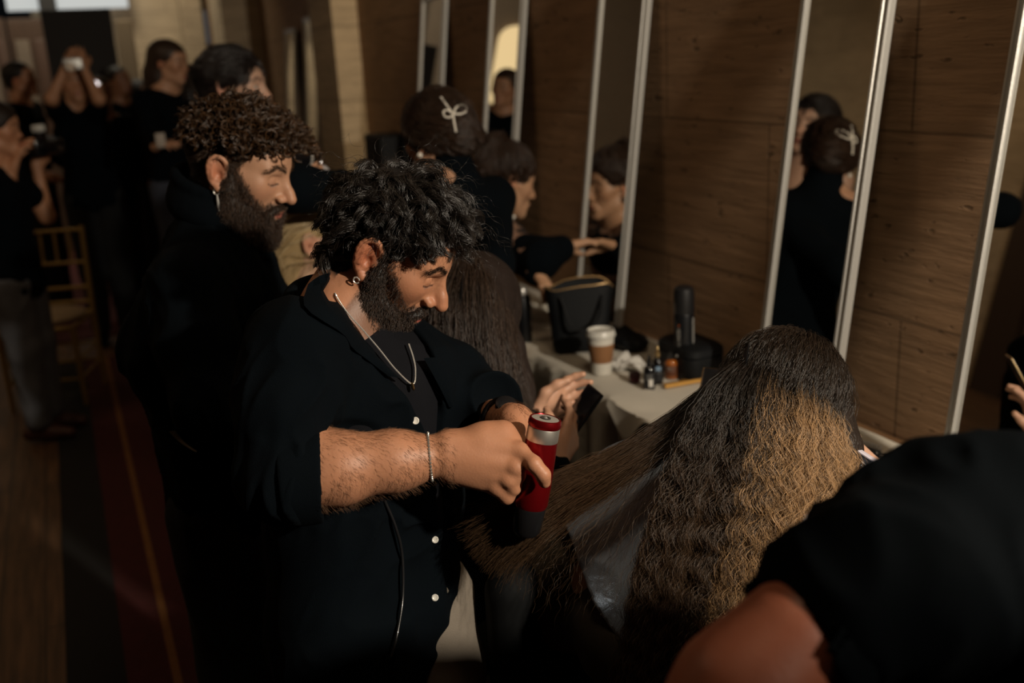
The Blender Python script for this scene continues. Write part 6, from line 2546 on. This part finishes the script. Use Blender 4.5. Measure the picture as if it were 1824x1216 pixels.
# ------------------------------------------------------------------ far end: bright windows, black partition, panelled doors
day = emit('window_glow', (.92, .95, .92), .55)
def at_y(px, py, y):
    return on_y(px, py, y)
WB = 11.6
wl = at_y(2, -40, WB)
wr_ = at_y(222, -40, WB)
win = struct(MB().box(((wl[0] + wr_[0]) / 2, WB + .1, 3.35), (wr_[0] - wl[0], .06, 1.9), None).build('window_1', day, smooth=False))
darkwood = mat('dark_wood', (.075, .042, .026), .5, var=.3, vscale=6, stretch=(8, 8, 1))
b0_, b1_ = at_y(68, 5, 11.3), at_y(100, 5, 11.3)
struct(MB().box(((b0_[0] + b1_[0]) / 2, 11.3, 2.1), (b1_[0] - b0_[0], .12, 4.2), None, .01).build('trim_8', mat('black_wood', (.010, .009, .009), .5), smooth=False))
for i, (x0, x1, y0) in enumerate(((-40, 6, 34), (10, 86, 34))):
    a, b = at_y(x0, y0, 11.2), at_y(x1, y0, 11.2)
    dd = struct(MB().box(((a[0] + b[0]) / 2, 11.2, a[2] / 2), (b[0] - a[0], .08, a[2]), None, .01).build('door_%d' % (i + 1), darkwood, smooth=False))
    w = b[0] - a[0]
    for (fx, z0, z1) in ((-.22, 1.0, a[2] - .2), (.22, 1.0, a[2] - .2)):
        MB().box(((a[0] + b[0]) / 2 + fx * w, 11.145, (z0 + z1) / 2), (w * .34, .03, z1 - z0), None, .01).build('panel', MATS['taupe_panel'] if fx < 0 else mat('red_brown_panel', (.085, .045, .030), .5), dd)
    MB().tube([((a[0] + b[0]) / 2 - w * .4, 11.10, 1.15), ((a[0] + b[0]) / 2 + w * .4, 11.10, 1.15)], .03, 10).build('push_bar', MATS['black_wood'], dd)
pa_, pb_ = at_y(70, 18, 9.2), at_y(196, 18, 9.2)
pt = empty('partition', ((pa_[0] + pb_[0]) / 2, 9.2, 0), 'large black free-standing partition behind the crowd under the bright windows', 'partition')
MB().box(((pa_[0] + pb_[0]) / 2, 9.2, pa_[2] / 2), (pb_[0] - pa_[0], .06, pa_[2]), None, .008).build('panel', mat('partition_black', (.012, .010, .010), .7), pt)
for x in (pa_[0] + .05, pb_[0] - .05):
    MB().box((x, 9.2, .02), (.06, .5, .04), None, .008).build('foot', MATS['partition_black'], pt)
# upright beige block at the right of the partition
cu_ = MB()
zs = np.linspace(0, 1, 24)
G = np.zeros((24, 40, 3))
for i, t in enumerate(zs):
    xl, xr = at_y(196 + 40 * t, 22 + 118 * t, 10.2), at_y(206 + 46 * t, 22 + 118 * t, 10.2)
    for j in range(40):
        s_ = j / 39
        G[i, j] = xl * (1 - s_) + xr * s_ + np.array([0, .05 * math.sin(s_ * 16), 0])
top_y = at_y(200, 22, 10.2)
fab = mat('beige_block', (.20, .15, .095), .9)
struct(MB().box(((at_y(206, 60, 10.2)[0] + at_y(236, 60, 10.2)[0]) / 2, 10.2, 1.1), (at_y(236, 60, 10.2)[0] - at_y(206, 60, 10.2)[0], .3, 2.2), None, .02).build('trim_9', fab, smooth=False))
# niche on the end wall with a bluish glass and a red sign
q0, q1 = at_y(368, 78, 11.97), at_y(399, 18, 11.97)
nw = struct(MB().box(((q0[0] + q1[0]) / 2, 11.97, (q0[2] + q1[2]) / 2), (q1[0] - q0[0], .05, q1[2] - q0[2]), None).build('window_2', emit('blue_grey_glow', (.42, .50, .58), .12), smooth=False))
for x in (q0[0] - .03, q1[0] + .03):
    MB().box((x, 11.95, (q0[2] + q1[2]) / 2), (.06, .08, q1[2] - q0[2] + .1), None, .008).build('frame', MATS['black_wood'], nw)
p = at_y(389, 22, 11.8)
bg = empty('wall_lantern', p, 'dark red lantern on the end wall beside the bluish window', 'lantern')
MB().lathe([(.03, -.20), (.075, -.14), (.085, 0), (.07, .14), (.02, .2)], p, ZU, 20).build('shade', mat('red_lantern', (.10, .012, .016), .6), bg)
MB().box(p + np.array([0, .07, .12]), (.04, .16, .03), None).build('bracket', MATS['black_wood'], bg)
a, b = at_y(434, 100, 11.9), at_y(449, 44, 11.9)
struct(MB().box(((a[0] + b[0]) / 2, 11.92, (a[2] + b[2]) / 2), (b[0] - a[0], .12, b[2] - a[2]), None).build('window_3', mat('dark_glass', (.02, .02, .022), .2), smooth=False))
struct(MB().box((at_y(344, 60, 11.9)[0], 11.9, 2.1), (.22, .2, 4.2), None, .01).build('trim_10', trav_pale, smooth=False))
# arched wall lamp on the opposite wall, seen only in the mirrors
ar = MB()
pts = [(-.26, 0), (.26, 0)] + [(.26 * math.cos(a), .85 + .26 * math.sin(a)) for a in np.linspace(0, math.pi, 16)]
ar.poly_prism([(-1.98 + x * 1.15, 11.89, 2.02 + z * .9) for x, z in pts], (0, -1, 0), .06)
wn = empty('wall_lamp', (-1.98, 11.88, 2.0), 'warm arched wall lamp on the end wall, seen only in the mirrors', 'lamp')
ar.build('shade', emit('warm_glow', (1.0, .74, .38), .95), wn, smooth=False)
MB().lathe([(.001, 0), (.10, 0), (.10, .02), (.001, .03)], (-1.98, 11.83, 2.25), (0, -1, 0), 20).build('bulb', emit('warm_bulb', (1.0, .88, .66), 1.6), wn)
